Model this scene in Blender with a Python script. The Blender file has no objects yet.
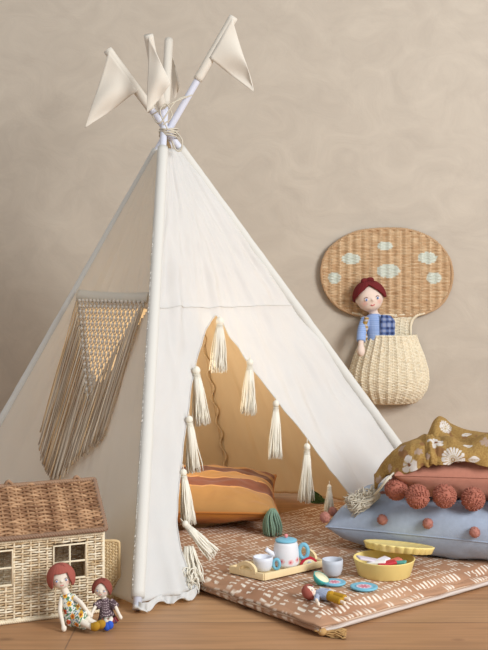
import bpy, bmesh, math, random
from mathutils import Vector, Matrix, noise
random.seed(7)
R = math.radians
V = Vector
F_, HOR, CX, CH = 1040.0, 291.0, 244.0, 0.8
def P(px, py, Y): return V(((px-CX)/F_*Y, Y, CH-(py-HOR)/F_*Y))
def fl(px, py, z=0.0):
    Y = (CH-z)*F_/(py-HOR); return V(((px-CX)/F_*Y, Y, z))
def pj(p): return (CX+F_*p.x/p.y, HOR-F_*(p.z-CH)/p.y)
def onplane(px, py, O, n):
    d = V(((px-CX)/F_, 1, -(py-HOR)/F_)); c = V((0, 0, CH))
    t = (O-c).dot(n)/d.dot(n); return c+d*t
col = bpy.context.scene.collection
LOC = {}
# ---------------------------------------------------------------- materials
def lin(c):
    return tuple(((x/255)/12.92 if x/255 <= .04045 else ((x/255+.055)/1.055)**2.4) for x in c)
def mk(name, rgb=(200, 200, 200), rough=.8, colattr=False, bump=0.0, bscale=200, btype='noise', var=0.0, vscale=8,
       transl=0.0, tcol=None, sheen=0.0, spec=.3, coat=0.0, stretch=(1, 1, 1)):
    m = bpy.data.materials.new(name); m.use_nodes = True
    nt = m.node_tree; N = nt.nodes; L = nt.links
    b = N['Principled BSDF']; out = N['Material Output']
    b.inputs['Roughness'].default_value = rough
    b.inputs['Specular IOR Level'].default_value = spec
    b.inputs['Sheen Weight'].default_value = sheen
    b.inputs['Coat Weight'].default_value = coat
    tc = N.new('ShaderNodeTexCoord'); mp = N.new('ShaderNodeMapping'); mp.inputs['Scale'].default_value = stretch
    L.new(tc.outputs['Object'], mp.inputs['Vector'])
    if colattr:
        a = N.new('ShaderNodeAttribute'); a.attribute_name = 'Col'; csock = a.outputs['Color']
    else:
        rg = N.new('ShaderNodeRGB'); rg.outputs[0].default_value = (*lin(rgb), 1); csock = rg.outputs[0]
    if var > 0:
        nz = N.new('ShaderNodeTexNoise'); nz.inputs['Scale'].default_value = vscale; nz.inputs['Detail'].default_value = 5
        L.new(mp.outputs[0], nz.inputs['Vector'])
        mr = N.new('ShaderNodeMapRange'); mr.inputs['From Min'].default_value = .3; mr.inputs['From Max'].default_value = .7
        mr.inputs['To Min'].default_value = 1-var; mr.inputs['To Max'].default_value = 1+var*.6
        L.new(nz.outputs['Fac'], mr.inputs['Value'])
        vm = N.new('ShaderNodeVectorMath'); vm.operation = 'SCALE'
        L.new(csock, vm.inputs[0]); L.new(mr.outputs[0], vm.inputs['Scale']); csock = vm.outputs[0]
    L.new(csock, b.inputs['Base Color'])
    if bump > 0:
        if btype == 'weave':
            w1 = N.new('ShaderNodeTexWave'); w1.bands_direction = 'X'; w1.inputs['Scale'].default_value = bscale
            w2 = N.new('ShaderNodeTexWave'); w2.bands_direction = 'Z'; w2.inputs['Scale'].default_value = bscale
            for w in (w1, w2): L.new(mp.outputs[0], w.inputs['Vector'])
            ad = N.new('ShaderNodeMath'); ad.operation = 'ADD'
            L.new(w1.outputs['Fac'], ad.inputs[0]); L.new(w2.outputs['Fac'], ad.inputs[1]); h = ad.outputs[0]
        else:
            n2 = N.new('ShaderNodeTexNoise'); n2.inputs['Scale'].default_value = bscale; n2.inputs['Detail'].default_value = 4
            L.new(mp.outputs[0], n2.inputs['Vector']); h = n2.outputs['Fac']
        bp = N.new('ShaderNodeBump'); bp.inputs['Strength'].default_value = bump; bp.inputs['Distance'].default_value = .002
        L.new(h, bp.inputs['Height']); L.new(bp.outputs[0], b.inputs['Normal'])
    if transl > 0:
        t = N.new('ShaderNodeBsdfTranslucent'); mx = N.new('ShaderNodeMixShader'); mx.inputs[0].default_value = transl
        if tcol: t.inputs['Color'].default_value = (*lin(tcol), 1)
        else: L.new(csock, t.inputs['Color'])
        L.new(b.outputs[0], mx.inputs[1]); L.new(t.outputs[0], mx.inputs[2]); L.new(mx.outputs[0], out.inputs['Surface'])
    return m
M = {}
M['canvas'] = mk('canvas', (231, 234, 235), .9, bump=.35, bscale=350, var=.02, transl=.36, tcol=(250, 236, 212))
M['canvas_side'] = mk('canvas_side', (240, 239, 231), .9, bump=.3, bscale=400, var=.03, transl=.42, tcol=(250, 238, 214))
M['flag'] = mk('flag', (238, 230, 216), .9, bump=.3, bscale=500, transl=.2)
M['canvas_warm_lit'] = mk('warm_lit_cotton', (246, 229, 198), .9, bump=.2, bscale=450, var=.04, transl=.35, tcol=(248, 228, 190))  # natural white cloth; warm light inside the tent is painted into the colour
M['pole'] = mk('painted_pole', (214, 216, 228), .4)
M['sleeve'] = mk('sleeve', (214, 211, 203), .9, bump=.3, bscale=300)
M['cord'] = mk('macrame_cord', rough=.9, colattr=True, bump=.4, bscale=900)
M['yarn'] = mk('cream_yarn', (248, 242, 226), .9, transl=.15)
M['yarn_grey'] = mk('oat_yarn', (205, 196, 178), .95)
M['jute'] = mk('jute', (188, 150, 98), .95)
M['green'] = mk('green_yarn', (128, 154, 134), .95)
M['green2'] = mk('dark_green_yarn', (70, 92, 50), .95)
M['wicker'] = mk('wicker', rough=.6, colattr=True, bump=.3, bscale=300, var=.10, vscale=60)
M['velvet'] = mk('velvet', rough=.85, colattr=True, sheen=.12, var=.06, vscale=14)
M['mat'] = mk('mat_cotton', rough=.95, colattr=True, bump=.3, bscale=250)
M['blue'] = mk('blue_linen', (164, 176, 194), .95, bump=.4, bscale=350, var=.06, vscale=90)
M['coral'] = mk('coral_linen', (180, 122, 102), .95, bump=.4, bscale=350, var=.06, vscale=90)
M['coral_pom'] = mk('coral_wool', (176, 120, 106), .95, bump=.6, bscale=500)
M['coral_pom2'] = mk('deep_coral_wool', (170, 106, 88), .95, bump=.6, bscale=500)
M['throw'] = mk('knit', rough=.95, colattr=True, bump=.8, bscale=380)
M['skin'] = mk('cloth_skin', rough=.9, colattr=True, bump=.2, bscale=600)
M['cloth'] = mk('printed_cloth', rough=.9, colattr=True, bump=.2, bscale=600)
M['hair_red'] = mk('hair_red', (160, 86, 74), .9, bump=.3, bscale=400)
M['hair_brown'] = mk('hair_brown', (136, 70, 58), .9, bump=.3, bscale=400)
M['hair_dark'] = mk('hair_dark', (112, 34, 36), .9, bump=.3, bscale=400)
M['mustard'] = mk('mustard_felt', (172, 130, 36), .9)
M['shoe_blue'] = mk('blue_felt', (50, 90, 190), .9)
M['eye'] = mk('eye_blue', (90, 115, 165), .5)
M['eyew'] = mk('eye_white', (240, 240, 245), .6)
M['mouth'] = mk('mouth', (205, 110, 110), .8)
M['wood_toy'] = mk('toy_wood', (232, 208, 162), .6, var=.05, vscale=30, stretch=(1, 8, 1))
M['white_toy'] = mk('white_toy', rough=.45, colattr=True)
M['grey_toy'] = mk('grey_toy', (190, 194, 202), .5)
M['blue_toy'] = mk('blue_toy', (120, 182, 204), .45)
M['pink_toy'] = mk('pink_toy', (222, 140, 140), .5)
M['red_toy'] = mk('red_toy', (184, 40, 56), .5)
M['teal_toy'] = mk('teal_toy', (70, 168, 162), .5)
M['cream_toy'] = mk('cream_toy', (232, 226, 190), .6)
M['yellow_toy'] = mk('yellow_tin', (232, 210, 136), .5)
M['plain'] = mk('plain_attr', rough=.6, colattr=True)
# ---------------------------------------------------------------- mesh builder
class MB:
    def __init__(s): s.v = []; s.f = []; s.c = []; s.cur = (1, 1, 1)
    def col(s, rgb): s.cur = lin(rgb); return s
    def add(s, vs, fs, cols=None):
        o = len(s.v); s.v += [V(p) for p in vs]; s.f += [tuple(i+o for i in f) for f in fs]
        s.c += [lin(c) for c in cols] if cols else [s.cur]*len(vs)
    def grid(s, pts, closeu=False, closev=False, cols=None):
        n = len(pts); m = len(pts[0]); fs = []
        for i in range(n if closeu else n-1):
            for j in range(m if closev else m-1):
                a = i*m+j; b = i*m+(j+1) % m; c = ((i+1) % n)*m+(j+1) % m; d = ((i+1) % n)*m+j
                fs.append((a, b, c, d))
        s.add([p for r in pts for p in r], fs, [c for r in cols for c in r] if cols else None)
    def tube(s, pts, r, n=8, cap=True, flat=None):
        pts = [V(p) for p in pts]; k = len(pts)
        rr = r if isinstance(r, (list, tuple)) else [r]*k
        t0 = (pts[1]-pts[0]).normalized()
        up = V((0, 0, 1)) if abs(t0.z) < .9 else V((0, 1, 0))
        a = t0.cross(up).normalized(); rings = []
        for i in range(k):
            t = (pts[min(i+1, k-1)]-pts[max(i-1, 0)])
            t = t.normalized() if t.length > 1e-9 else t0
            a = (a-t*a.dot(t)); a = a.normalized() if a.length > 1e-6 else t.orthogonal().normalized()
            b = t.cross(a)
            rings.append([pts[i]+(a*math.cos(q)+b*math.sin(q))*rr[i] for q in [2*math.pi*j/n for j in range(n)]])
        o = len(s.v); s.grid(rings, closev=True)
        if cap:
            s.f.append(tuple(o+j for j in range(n))[::-1]); s.f.append(tuple(o+(k-1)*n+j for j in range(n)))
    def ell(s, c, r, rot=None, nu=20, nv=12, fn=None):
        c = V(c); r = V(r) if not isinstance(r, (int, float)) else V((r, r, r)); pts = []
        for i in range(nv+1):
            th = math.pi*i/nv; row = []
            for j in range(nu):
                ph = 2*math.pi*j/nu
                d = V((math.sin(th)*math.cos(ph), math.sin(th)*math.sin(ph), math.cos(th)))
                p = V((d.x*r.x, d.y*r.y, d.z*r.z))
                if fn: p *= fn(d)
                if rot: p = rot @ p
                row.append(c+p)
            pts.append(row)
        s.grid(pts, closev=True)
    def lathe(s, c, prof, n=40, axis=None, fn=None, cfn=None):
        c = V(c); q = V((0, 0, 1)).rotation_difference(V(axis)).to_matrix() if axis else Matrix.Identity(3)
        pts = []; cols = []
        for (r, z) in prof:
            row = []; cr = []
            for j in range(n):
                a = 2*math.pi*j/n; rr = r*(fn(a, z) if fn else 1)
                row.append(c+q @ V((rr*math.cos(a), rr*math.sin(a), z)))
                cr.append(cfn(a, z, r) if cfn else None)
            pts.append(row); cols.append(cr)
        s.grid(pts, closev=True, cols=cols if cfn else None)
    def box(s, c, d, rot=None, bev=0):
        c = V(c); d = V(d)/2; b = bmesh.new(); bmesh.ops.create_cube(b, size=2)
        for v in b.verts: v.co = V((v.co.x*d.x, v.co.y*d.y, v.co.z*d.z))
        if bev: bmesh.ops.bevel(b, geom=b.edges[:], offset=bev, segments=2, affect='EDGES', profile=.6)
        vs = [(rot @ v.co if rot else v.co)+c for v in b.verts]; b.verts.index_update()
        s.add(vs, [tuple(v.index for v in f.verts) for f in b.faces]); b.free()
    def extr(s, pts, off):
        n = len(pts); s.add(list(pts)+[V(p)+V(off) for p in pts],
            [tuple(range(n)), tuple(range(2*n-1, n-1, -1))]+[(i, i+n, (i+1) % n+n, (i+1) % n) for i in range(n)])
    def build(s, name, mat, parent=None, smooth=True, solid=0, cfn=None, merge=0, rm=0, sm=0, offs=0):
        base = LOC.get(parent.name, V((0, 0, 0))) if parent else V((0, 0, 0))
        own = V((0, 0, 0))
        if parent is None:
            z = min(v.z for v in s.v); own = V((sum(v.x for v in s.v)/len(s.v), sum(v.y for v in s.v)/len(s.v), z)); base = own
        me = bpy.data.meshes.new(name); me.from_pydata([v-base for v in s.v], [], s.f)
        o = bpy.data.objects.new(name, me); col.objects.link(o)
        if rm:
            md = o.modifiers.new('r', 'REMESH'); md.mode = 'VOXEL'; md.voxel_size = rm
            if sm: m2 = o.modifiers.new('s', 'SMOOTH'); m2.iterations = sm; m2.factor = .5
            dg = bpy.context.evaluated_depsgraph_get(); nm = bpy.data.meshes.new_from_object(o.evaluated_get(dg))
            o.modifiers.clear(); o.data = nm; bpy.data.meshes.remove(me); me = nm; me.name = name
        elif merge or True:
            b = bmesh.new(); b.from_mesh(me)
            cl = b.verts.layers.float_color.new('Col')
            b.verts.ensure_lookup_table()
            for i, v in enumerate(b.verts): v[cl] = (*s.c[i], 1)
            if merge: bmesh.ops.remove_doubles(b, verts=b.verts, dist=merge)
            bmesh.ops.recalc_face_normals(b, faces=b.faces); b.to_mesh(me); b.free()
        if cfn or rm:
            at = me.attributes.get('Col') or me.attributes.new('Col', 'FLOAT_COLOR', 'POINT')
            if cfn:
                for v in me.vertices: at.data[v.index].color = (*lin(cfn(v.co+base)), 1)
            else:
                for v in me.vertices: at.data[v.index].color = (*s.cur, 1)
        me.materials.append(mat)
        me.polygons.foreach_set('use_smooth', [smooth]*len(me.polygons))
        if solid:
            md = o.modifiers.new('solid', 'SOLIDIFY'); md.thickness = solid; md.offset = offs
        if parent: o.parent = parent; LOC[o.name] = base
        else: o.location = own; LOC[o.name] = own
        return o
def tag(o, label=None, cat=None, group=None, kind=None):
    if label: o['label'] = label
    if cat: o['category'] = cat
    if group: o['group'] = group
    if kind: o['kind'] = kind
    return o
def thing(name, label, cat, loc, group=None):
    o = bpy.data.objects.new(name, None); col.objects.link(o); o.location = loc; o.empty_display_size = .05
    LOC[o.name] = V(loc); return tag(o, label, cat, group)
def lerp(a, b, t): return a+(b-a)*t
def interp(xs, ys, x):
    if x <= xs[0]: return ys[0]
    for i in range(len(xs)-1):
        if x <= xs[i+1]: return lerp(ys[i], ys[i+1], (x-xs[i])/(xs[i+1]-xs[i]))
    return ys[-1]
def cr(pts, n):
    """catmull-rom polyline through pts"""
    pts = [V(p) for p in pts]; out = []; k = len(pts)
    for i in range(k-1):
        p0, p1, p2, p3 = pts[max(i-1, 0)], pts[i], pts[i+1], pts[min(i+2, k-1)]
        for j in range(n):
            t = j/n
            out.append(.5*((2*p1)+(p2-p0)*t+(2*p0-5*p1+4*p2-p3)*t*t+(3*p1-p0-3*p2+p3)*t**3))
    out.append(pts[-1]); return out
def nz(x, y=0, z=0): return noise.noise(V((x, y, z)))
def mix(c1, c2, t): return tuple(lerp(a, b, max(0, min(1, t))) for a, b in zip(c1, c2))
# ================================================================ SETTING
WY = 4.36
def floor_mat():
    m = bpy.data.materials.new('wood_planks'); m.use_nodes = True
    nt = m.node_tree; N = nt.nodes; L = nt.links; b = N['Principled BSDF']
    tc = N.new('ShaderNodeTexCoord')
    br = N.new('ShaderNodeTexBrick'); br.offset = .37; br.inputs['Scale'].default_value = 1
    br.inputs['Brick Width'].default_value = 2.3; br.inputs['Row Height'].default_value = .19
    br.inputs['Mortar Size'].default_value = .0022; br.inputs['Mortar Smooth'].default_value = .3
    br.inputs['Color1'].default_value = (*lin((172, 128, 90)), 1); br.inputs['Color2'].default_value = (*lin((184, 142, 102)), 1)
    br.inputs['Mortar'].default_value = (*lin((140, 106, 78)), 1)
    mp0 = N.new('ShaderNodeMapping'); mp0.inputs['Location'].default_value = (.4, .07, 0)
    L.new(tc.outputs['Object'], mp0.inputs[0]); L.new(mp0.outputs[0], br.inputs['Vector'])
    mp = N.new('ShaderNodeMapping'); mp.inputs['Scale'].default_value = (1.2, 16, 1); L.new(tc.outputs['Object'], mp.inputs[0])
    n = N.new('ShaderNodeTexNoise'); n.inputs['Scale'].default_value = 3; n.inputs['Detail'].default_value = 8; n.inputs['Distortion'].default_value = .6
    L.new(mp.outputs[0], n.inputs['Vector'])
    mr = N.new('ShaderNodeMapRange'); mr.inputs['From Min'].default_value = .3; mr.inputs['From Max'].default_value = .7
    mr.inputs['To Min'].default_value = .80; mr.inputs['To Max'].default_value = 1.1; L.new(n.outputs['Fac'], mr.inputs[0])
    vm = N.new('ShaderNodeVectorMath'); vm.operation = 'SCALE'; L.new(br.outputs['Color'], vm.inputs[0]); L.new(mr.outputs[0], vm.inputs['Scale'])
    vo = N.new('ShaderNodeTexVoronoi'); vo.inputs['Scale'].default_value = 1.0
    mp2 = N.new('ShaderNodeMapping'); mp2.inputs['Scale'].default_value = (3.2, 5.0, 1); mp2.inputs['Location'].default_value = (.35, .2, 0)
    L.new(tc.outputs['Object'], mp2.inputs[0]); L.new(mp2.outputs[0], vo.inputs['Vector'])
    r2 = N.new('ShaderNodeMapRange'); r2.inputs['From Min'].default_value = .05; r2.inputs['From Max'].default_value = .10
    r2.inputs['To Min'].default_value = .75; r2.inputs['To Max'].default_value = 0; L.new(vo.outputs['Distance'], r2.inputs[0])
    mx = N.new('ShaderNodeMix'); mx.data_type = 'RGBA'; L.new(r2.outputs[0], mx.inputs[0]); L.new(vm.outputs[0], mx.inputs[6])
    mx.inputs[7].default_value = (*lin((96, 62, 42)), 1)
    L.new(mx.outputs[2], b.inputs['Base Color']); b.inputs['Roughness'].default_value = .5; b.inputs['Specular IOR Level'].default_value = .3
    bp = N.new('ShaderNodeBump'); bp.inputs['Strength'].default_value = .15; L.new(n.outputs['Fac'], bp.inputs['Height']); L.new(bp.outputs[0], b.inputs['Normal'])
    return m
def wall_mat():
    m = bpy.data.materials.new('limewash_plaster'); m.use_nodes = True
    nt = m.node_tree; N = nt.nodes; L = nt.links; b = N['Principled BSDF']
    tc = N.new('ShaderNodeTexCoord')
    n = N.new('ShaderNodeTexNoise'); n.inputs['Scale'].default_value = 5.0; n.inputs['Detail'].default_value = 9; n.inputs['Distortion'].default_value = 1.2; n.inputs['Roughness'].default_value = .62
    mpw = N.new('ShaderNodeMapping'); mpw.inputs['Rotation'].default_value = (0, .5, 0); mpw.inputs['Scale'].default_value = (1, 1, 1.4)
    L.new(tc.outputs['Object'], mpw.inputs[0]); L.new(mpw.outputs[0], n.inputs['Vector'])
    cr_ = N.new('ShaderNodeValToRGB'); cr_.color_ramp.elements[0].position = .32; cr_.color_ramp.elements[1].position = .68
    cr_.color_ramp.elements[0].color = (*lin((188, 176, 160)), 1); cr_.color_ramp.elements[1].color = (*lin((200, 188, 171)), 1)
    L.new(n.outputs['Fac'], cr_.inputs[0]); L.new(cr_.outputs[0], b.inputs['Base Color']); b.inputs['Roughness'].default_value = .55
    b.inputs['Specular IOR Level'].default_value = .2
    bp = N.new('ShaderNodeBump'); bp.inputs['Strength'].default_value = .12; bp.inputs['Distance'].default_value = .02
    L.new(n.outputs['Fac'], bp.inputs['Height']); L.new(bp.outputs[0], b.inputs['Normal'])
    return m
b = MB(); b.box((0, 2.2, -.03), (7, 4.6, .06)); f = b.build('floor', floor_mat(), smooth=False); tag(f, kind='structure')
b = MB(); b.box((0, WY+.05, 1.3), (7, .1, 2.72)); w = b.build('wall_back', wall_mat(), smooth=False); tag(w, kind='structure')
# ================================================================ helpers for soft things
def strands(mb, top, dirn, length, r0, r1, n=34, rad=.0014, wob=.006, seg=6, endj=.08, drop=0):
    top = V(top); d = V(dirn).normalized(); a = d.orthogonal().normalized(); c = d.cross(a)
    for i in range(n):
        q = random.uniform(0, 6.283); rr = math.sqrt(random.uniform(.15, 1)); L_ = length*random.uniform(1-endj, 1.0)
        ph = random.uniform(0, 6); pts = []
        for k in range(seg+1):
            t = k/seg; rad_ = lerp(r0, r1, t**.8)*rr
            o = (a*math.cos(q)+c*math.sin(q))*rad_
            wv = (a*math.sin(ph+t*7)+c*math.cos(ph*1.7+t*6))*wob*t*.5
            pts.append(top+d*(L_*t)+o+wv+V((0, 0, -drop*t*t)))
        mb.tube(pts, [rad]*seg+[rad*.7], n=4)
def tassel(parent, top, length, dirn=(0, 0, -1), w=.02, mat='yarn', n=46, label=None, floorz=None, name='tassel'):
    top = V(top); d = V(dirn).normalized(); s = MB()
    L0 = length*.16
    s.tube([top+d*L0*.9, top+d*length*.35, top+d*length*.9], [w*.3, w*.55, w*.62], n=12)
    strands(s, top+d*L0, d, length-L0, w*.32, w, n=n, rad=.0016)
    if floorz is not None:
        for p in s.v: p.z = max(p.z, floorz+.002)
    o = s.build(name, M[mat], parent)
    if label: o['label'] = label
    k = MB(); k.ell(top+d*L0*.45, (w*.42, w*.42, w*.46), nu=14, nv=10, fn=lambda q: 1+.08*math.sin(9*math.atan2(q.y, q.x)))
    for z in (.85, 1.0, 1.15):
        c = top+d*L0*z; a = d.orthogonal().normalized(); e = d.cross(a)
        k.tube([c+(a*math.cos(t*.5236)+e*math.sin(t*.5236))*w*.36 for t in range(13)], .0016, n=5, cap=False)
    k.tube([top-d*.012, top+d*.004], .0012, n=5)
    k.build('tassel_knot', M[mat], o); return o
def pompom(parent, c, r, mat='coral_pom'):
    b = MB(); c = V(c); sd = random.uniform(0, 99)
    def fn(d): return .9+.10*nz(d.x*6+sd, d.y*6, d.z*6)
    b.ell(c, r, nu=26, nv=18, fn=fn)
    for i in range(int(140 if r < .02 else 420)):
        d = V((random.gauss(0, 1), random.gauss(0, 1), random.gauss(0, 1))).normalized()
        a = d.orthogonal().normalized()*r*.1*random.uniform(-1, 1)
        b.tube([c+d*r*.8, c+d*r*1.02+a], [r*.07, r*.045], n=4)
    return b.build('pompom', M[mat], parent)
def cushion(c, ex, ey, sx, sy, th, n=60, pinch=.05, sd=0, rough=.006, p=2.4, tilt=None, sag=0):
    """returns function (u,v,side)->point; ex,ey unit vectors; sizes half"""
    c = V(c); ex = V(ex).normalized(); ey = (V(ey)-ex*V(ey).dot(ex)).normalized(); ez = ex.cross(ey)
    def S(u, v, side):
        x = u*sx*(1-pinch*(1-v*v)*abs(u)**3)*1.0; y = v*sy*(1-pinch*(1-u*u)*abs(v)**3)
        pr = max(0, (1-abs(u)**p))*max(0, (1-abs(v)**p)); h = th*pr**.55
        w = rough*nz(u*3+sd, v*3, side)*min(1, pr*3)+rough*.6*nz(u*7+sd, v*7, side*2)*min(1, pr*4)
        e = max(abs(u), abs(v))
        w += rough*.8*math.sin(14*(u*abs(v) if abs(v) > abs(u) else v*abs(u))+sd)*(max(0, e-.6)/.4)*(1-e)*3
        return c+ex*x+ey*y+ez*(side*(h+w))-V((0, 0, sag*(u*u)))
    return S
def build_cushion(name, parent, S, mat, n=60, cfn=None, nv=None, seam=None, seamr=.0025):
    b = MB(); nv = nv or n
    top = []; cols = []
    for side in (1, -1):
        g = []; cc = []
        for i in range(n+1):
            u = -math.cos(math.pi*i/n); row = []; r2 = []
            for j in range(nv+1):
                v = -math.cos(math.pi*j/nv); row.append(S(u, v, side)); r2.append(cfn(u, v, side) if cfn else (255, 255, 255))
            g.append(row); cc.append(r2)
        b.grid(g, cols=cc)
    o = b.build(name, mat, parent, merge=.0005)
    if seam:
        s = MB(); pts = []
        for k in range(160):
            t = k/40
            if t < 1: u, v = -1+2*t, -1
            elif t < 2: u, v = 1, -1+2*(t-1)
            elif t < 3: u, v = 1-2*(t-2), 1
            else: u, v = -1, 1-2*(t-3)
            pts.append(S(u, v, 1))
        s.tube(pts+[pts[0]], seamr, n=6, cap=False); s.cur = lin(seam if isinstance(seam, tuple) else (255, 255, 255))
        s.c = [s.cur]*len(s.v); s.build('seam', mat, parent)
    return o
# ================================================================ TEEPEE
C = V((-.254, 3.45, 1.34)); C = P(168, 130, 3.45)
F = fl(137, 612); Rp = fl(451, 520); L = fl(-58, 527); B = V((-.055, 4.2, 0))
tp = thing('play_teepee', 'white canvas play teepee with tasselled open doorway, macrame window and flags on its poles', 'teepee', (-.15, 3.4, 0))
offs = {'F': V((-.013, -.016, 0)), 'R': V((-.006, .005, .0)), 'L': V((.0, .022, 0)), 'B': V((-.01, .04, 0))}
bases = {'F': F, 'R': Rp, 'L': L, 'B': B}; poles = {}
tops = {'R': 51, 'B': 34, 'F': 41, 'L': 18}
for k, Bs in bases.items():
    d = C-Bs; s = 1.0
    while pj(Bs+d*s)[1] > tops[k]: s += .002
    T = Bs+d*s+offs[k]*1.2
    Bq = Bs+V((0, 0, .006)); poles[k] = (Bq, T)
    b = MB(); b.tube([lerp(Bq, T, i/10) for i in range(11)], .0115, n=16); b.build('pole', M['pole'], tp)
def pole_pt(k, y):
    """point on pole k at picture height y"""
    a, t = poles[k]; lo, hi = 0, 1
    for _ in range(40):
        m = (lo+hi)/2
        if pj(lerp(a, t, m))[1] > y: lo = m
        else: hi = m
    return lerp(a, t, lo)
# fabric sleeves below the crossing
def sleeve(k, y0, y1, rad, name, mat, n=90):
    a, t = poles[k]; b = MB(); p0 = pole_pt(k, y0); p1 = pole_pt(k, y1) if y1 else lerp(a, t, .015)
    pts = []; rr = []
    for i in range(n+1):
        q = i/n; pts.append(lerp(p0, p1, q)); rr.append(rad*(1+.07*nz(q*26, k == 'R', 3)+.05*nz(q*70, 1, 2)))
    b.tube(pts, rr, n=16); return b.build(name, mat, tp)
sleeve('F', 148, None, .0175, 'pole_sleeve', M['sleeve'])
sleeve('R', 148, None, .0175, 'pole_sleeve', M['sleeve'])
sleeve('L', 150, None, .0165, 'pole_sleeve', M['sleeve'])
sleeve('B', 160, None, .015, 'pole_sleeve', M['canvas_warm_lit'])
# plane helper: (t,s) coordinates of face C-A-Bb
def face(A, Bb):
    n = (A-C).cross(Bb-C).normalized()
    if n.y > 0 and n.z < 0 or n.z < 0: n = -n
    def TS(px, py):
        p = onplane(px, py, C, n)-C; e1 = A-C; e2 = Bb-C
        # p = a e1 + b e2
        g = Matrix(((e1.dot(e1), e1.dot(e2)), (e1.dot(e2), e2.dot(e2)))).inverted() @ V((p.dot(e1), p.dot(e2)))
        return g.x+g.y, g.y/(g.x+g.y)
    def PT(t, s): return C+(A-C)*(t*(1-s))+(Bb-C)*(t*s)
    return n, TS, PT
nF, TSF, PTF = face(F, Rp)
def mono(lst): lst.sort(); return [a for a, _ in lst], [c for _, c in lst]
dl = mono([TSF(x, y) for x, y in [(216.5, 315), (208, 328), (200, 350), (191, 385), (187, 420), (182, 455), (177, 490), (174, 520), (178, 550), (187, 572), (196, 590)]])
drr = mono([TSF(x, y) for x, y in [(217.5, 315), (240, 347), (273, 396), (305, 440), (330, 472), (350, 497), (362, 515)]])
t_ap = dl[0][0]
def fold_front(t, s, left):
    e = math.sin(math.pi*min(1, max(0, s)))
    d = .016*nz(t*3, s*9, 5)+.010*nz(t*6+s*3, s*18, 9)+.006*nz(t*15+s*9, s*13-t*7, 3)+.0025*nz(t*34, s*30, 6)
    d += .0035*math.sin(t*38+s*6)*math.exp(-((s-1)/.25)**2)*min(1, t*3)
    d += .003*max(0, 1-abs(t-.437)/.004)
    return d*min(1, t*3.5)
b = MB(); NT = 150
ts = sorted([.05+.935*i/NT for i in range(NT+1)]+[t_ap])
def clampz(p, z=.004):
    p.z = max(p.z, z); return p
left = []; right = []
for t in ts:
    if t < t_ap: sl = sr = dl[1][0]
    else: sl = interp(*dl, t); sr = interp(*drr, t)
    row = []
    for j in range(31):
        s = sl*j/30; p = PTF(t, s)+nF*fold_front(t, s, 1)
        q = max(0, (t-.86)/.13)
        p += V((.35, -.75, 0))*(.045*q*q*(j/30)+.012*q*math.sin(j*.42)*(.3+j/40))
        row.append(clampz(p, .004+.004*(j % 3)))
    left.append(row)
    if t < .975:
        row = []
        for j in range(51):
            s = lerp(sr, 1, j/50); p = PTF(t, s)+nF*fold_front(t, s, 0)
            q = max(0, (t-.62)/.38); e = math.sin(math.pi*j/50)
            p -= nF*(.06*q*e); p += nF*.012*q*math.sin(j*.28+t*6)*e
            row.append(p)
        right.append(row)
b.grid(left); b.grid(right)
fp = b.build('front_panel', M['canvas'], tp, merge=.0008, solid=.002)
# hem piping along door edges + reinforcement at the apex
b = MB()
for rows, idx in ((left, -1), (right, 0)):
    e = [r[idx]+nF*.002 for r, t in zip(rows, ts) if t >= t_ap-1e-6]
    b.tube(e, .0018, n=6)
b.build('door_hem', M['canvas'], tp)
b = MB()
e = [PTF(.437, s)+nF*(fold_front(.437, s, 0)+.002) for s in [i/60 for i in range(1, 60)]]
b.tube(e, .0014, n=5); b.build('yoke_seam', M['canvas'], tp)
# frayed frill along the front pole
b = MB(); a_, t_ = poles['F']; side = V((-.9, -.3, 0)).normalized()
for i in range(420):
    q = .03+.56*i/420; p = lerp(a_, t_, q)+side*.0120+V((0, -.006, 0))
    q2 = p+side*random.uniform(.001, .006)+V((0, random.uniform(-.006, .002), -random.uniform(.004, .012)))
    b.tube([p, lerp(p, q2, .6)+V((0, -.002, .002)), q2], [.0016, .0012, .0006], n=5)
b.build('frayed_edge', M['sleeve'], tp)
# crumpled hem pieces on the floor at the foot of the front pole
b = MB()
hem = [(p, k) for k, p in enumerate(cr([fl(134, 611, .006), fl(146, 613, .006), fl(158, 606, .006), fl(172, 603, .006), fl(186, 602, .006), fl(197, 596, .006)], 14))]
g = []
for p, k in hem:
    row = []
    for j in range(9):
        h = j/8; q = p+V((0, .020*h, .020*h*h))+V((0, -.007*math.sin(k*.33+h*2)*(1-h)-.002*math.sin(k*.9), .006*(1+math.sin(k*.27+h*3))*(1-h)))
        row.append(q)
    g.append(row)
b.grid(g); b.build('hem', M['canvas'], tp, solid=.003)
# left (side) panel with macrame window
nL, TSL, PTL = face(F, L)
tri = [TSL(84, 306), TSL(148, 309), TSL(97, 386)]
def inside(t, s):
    c = 0
    for i in range(3):
        a, d = tri[i], tri[(i+1) % 3]
        cr_ = (d[0]-a[0])*(s-a[1])-(d[1]-a[1])*(t-a[0]); c += 1 if cr_ > 0 else -1
    return abs(c) == 3
b = MB(); nr, ns = 130, 90; g = []
for i in range(nr+1):
    t = .05+.94*i/nr
    row = []
    for j in range(ns+1):
        s = j/ns; e = min(1, 6*s*(1-s))
        d = (.010*nz(t*3, s*7, 15)+.004*nz(t*9, s*20, 19)+.003*nz(t*4, s*45, 2))*e*min(1, t*3)
        row.append(clampz(PTL(t, s)+nL*d))
    g.append(row)
b.grid(g); b.f = [f_ for k, f_ in enumerate(b.f) if not inside(.05+.94*((k//ns)+.5)/nr, ((k % ns)+.5)/ns)]
b.build('side_panel', M['canvas_side'], tp, solid=.002)
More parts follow.
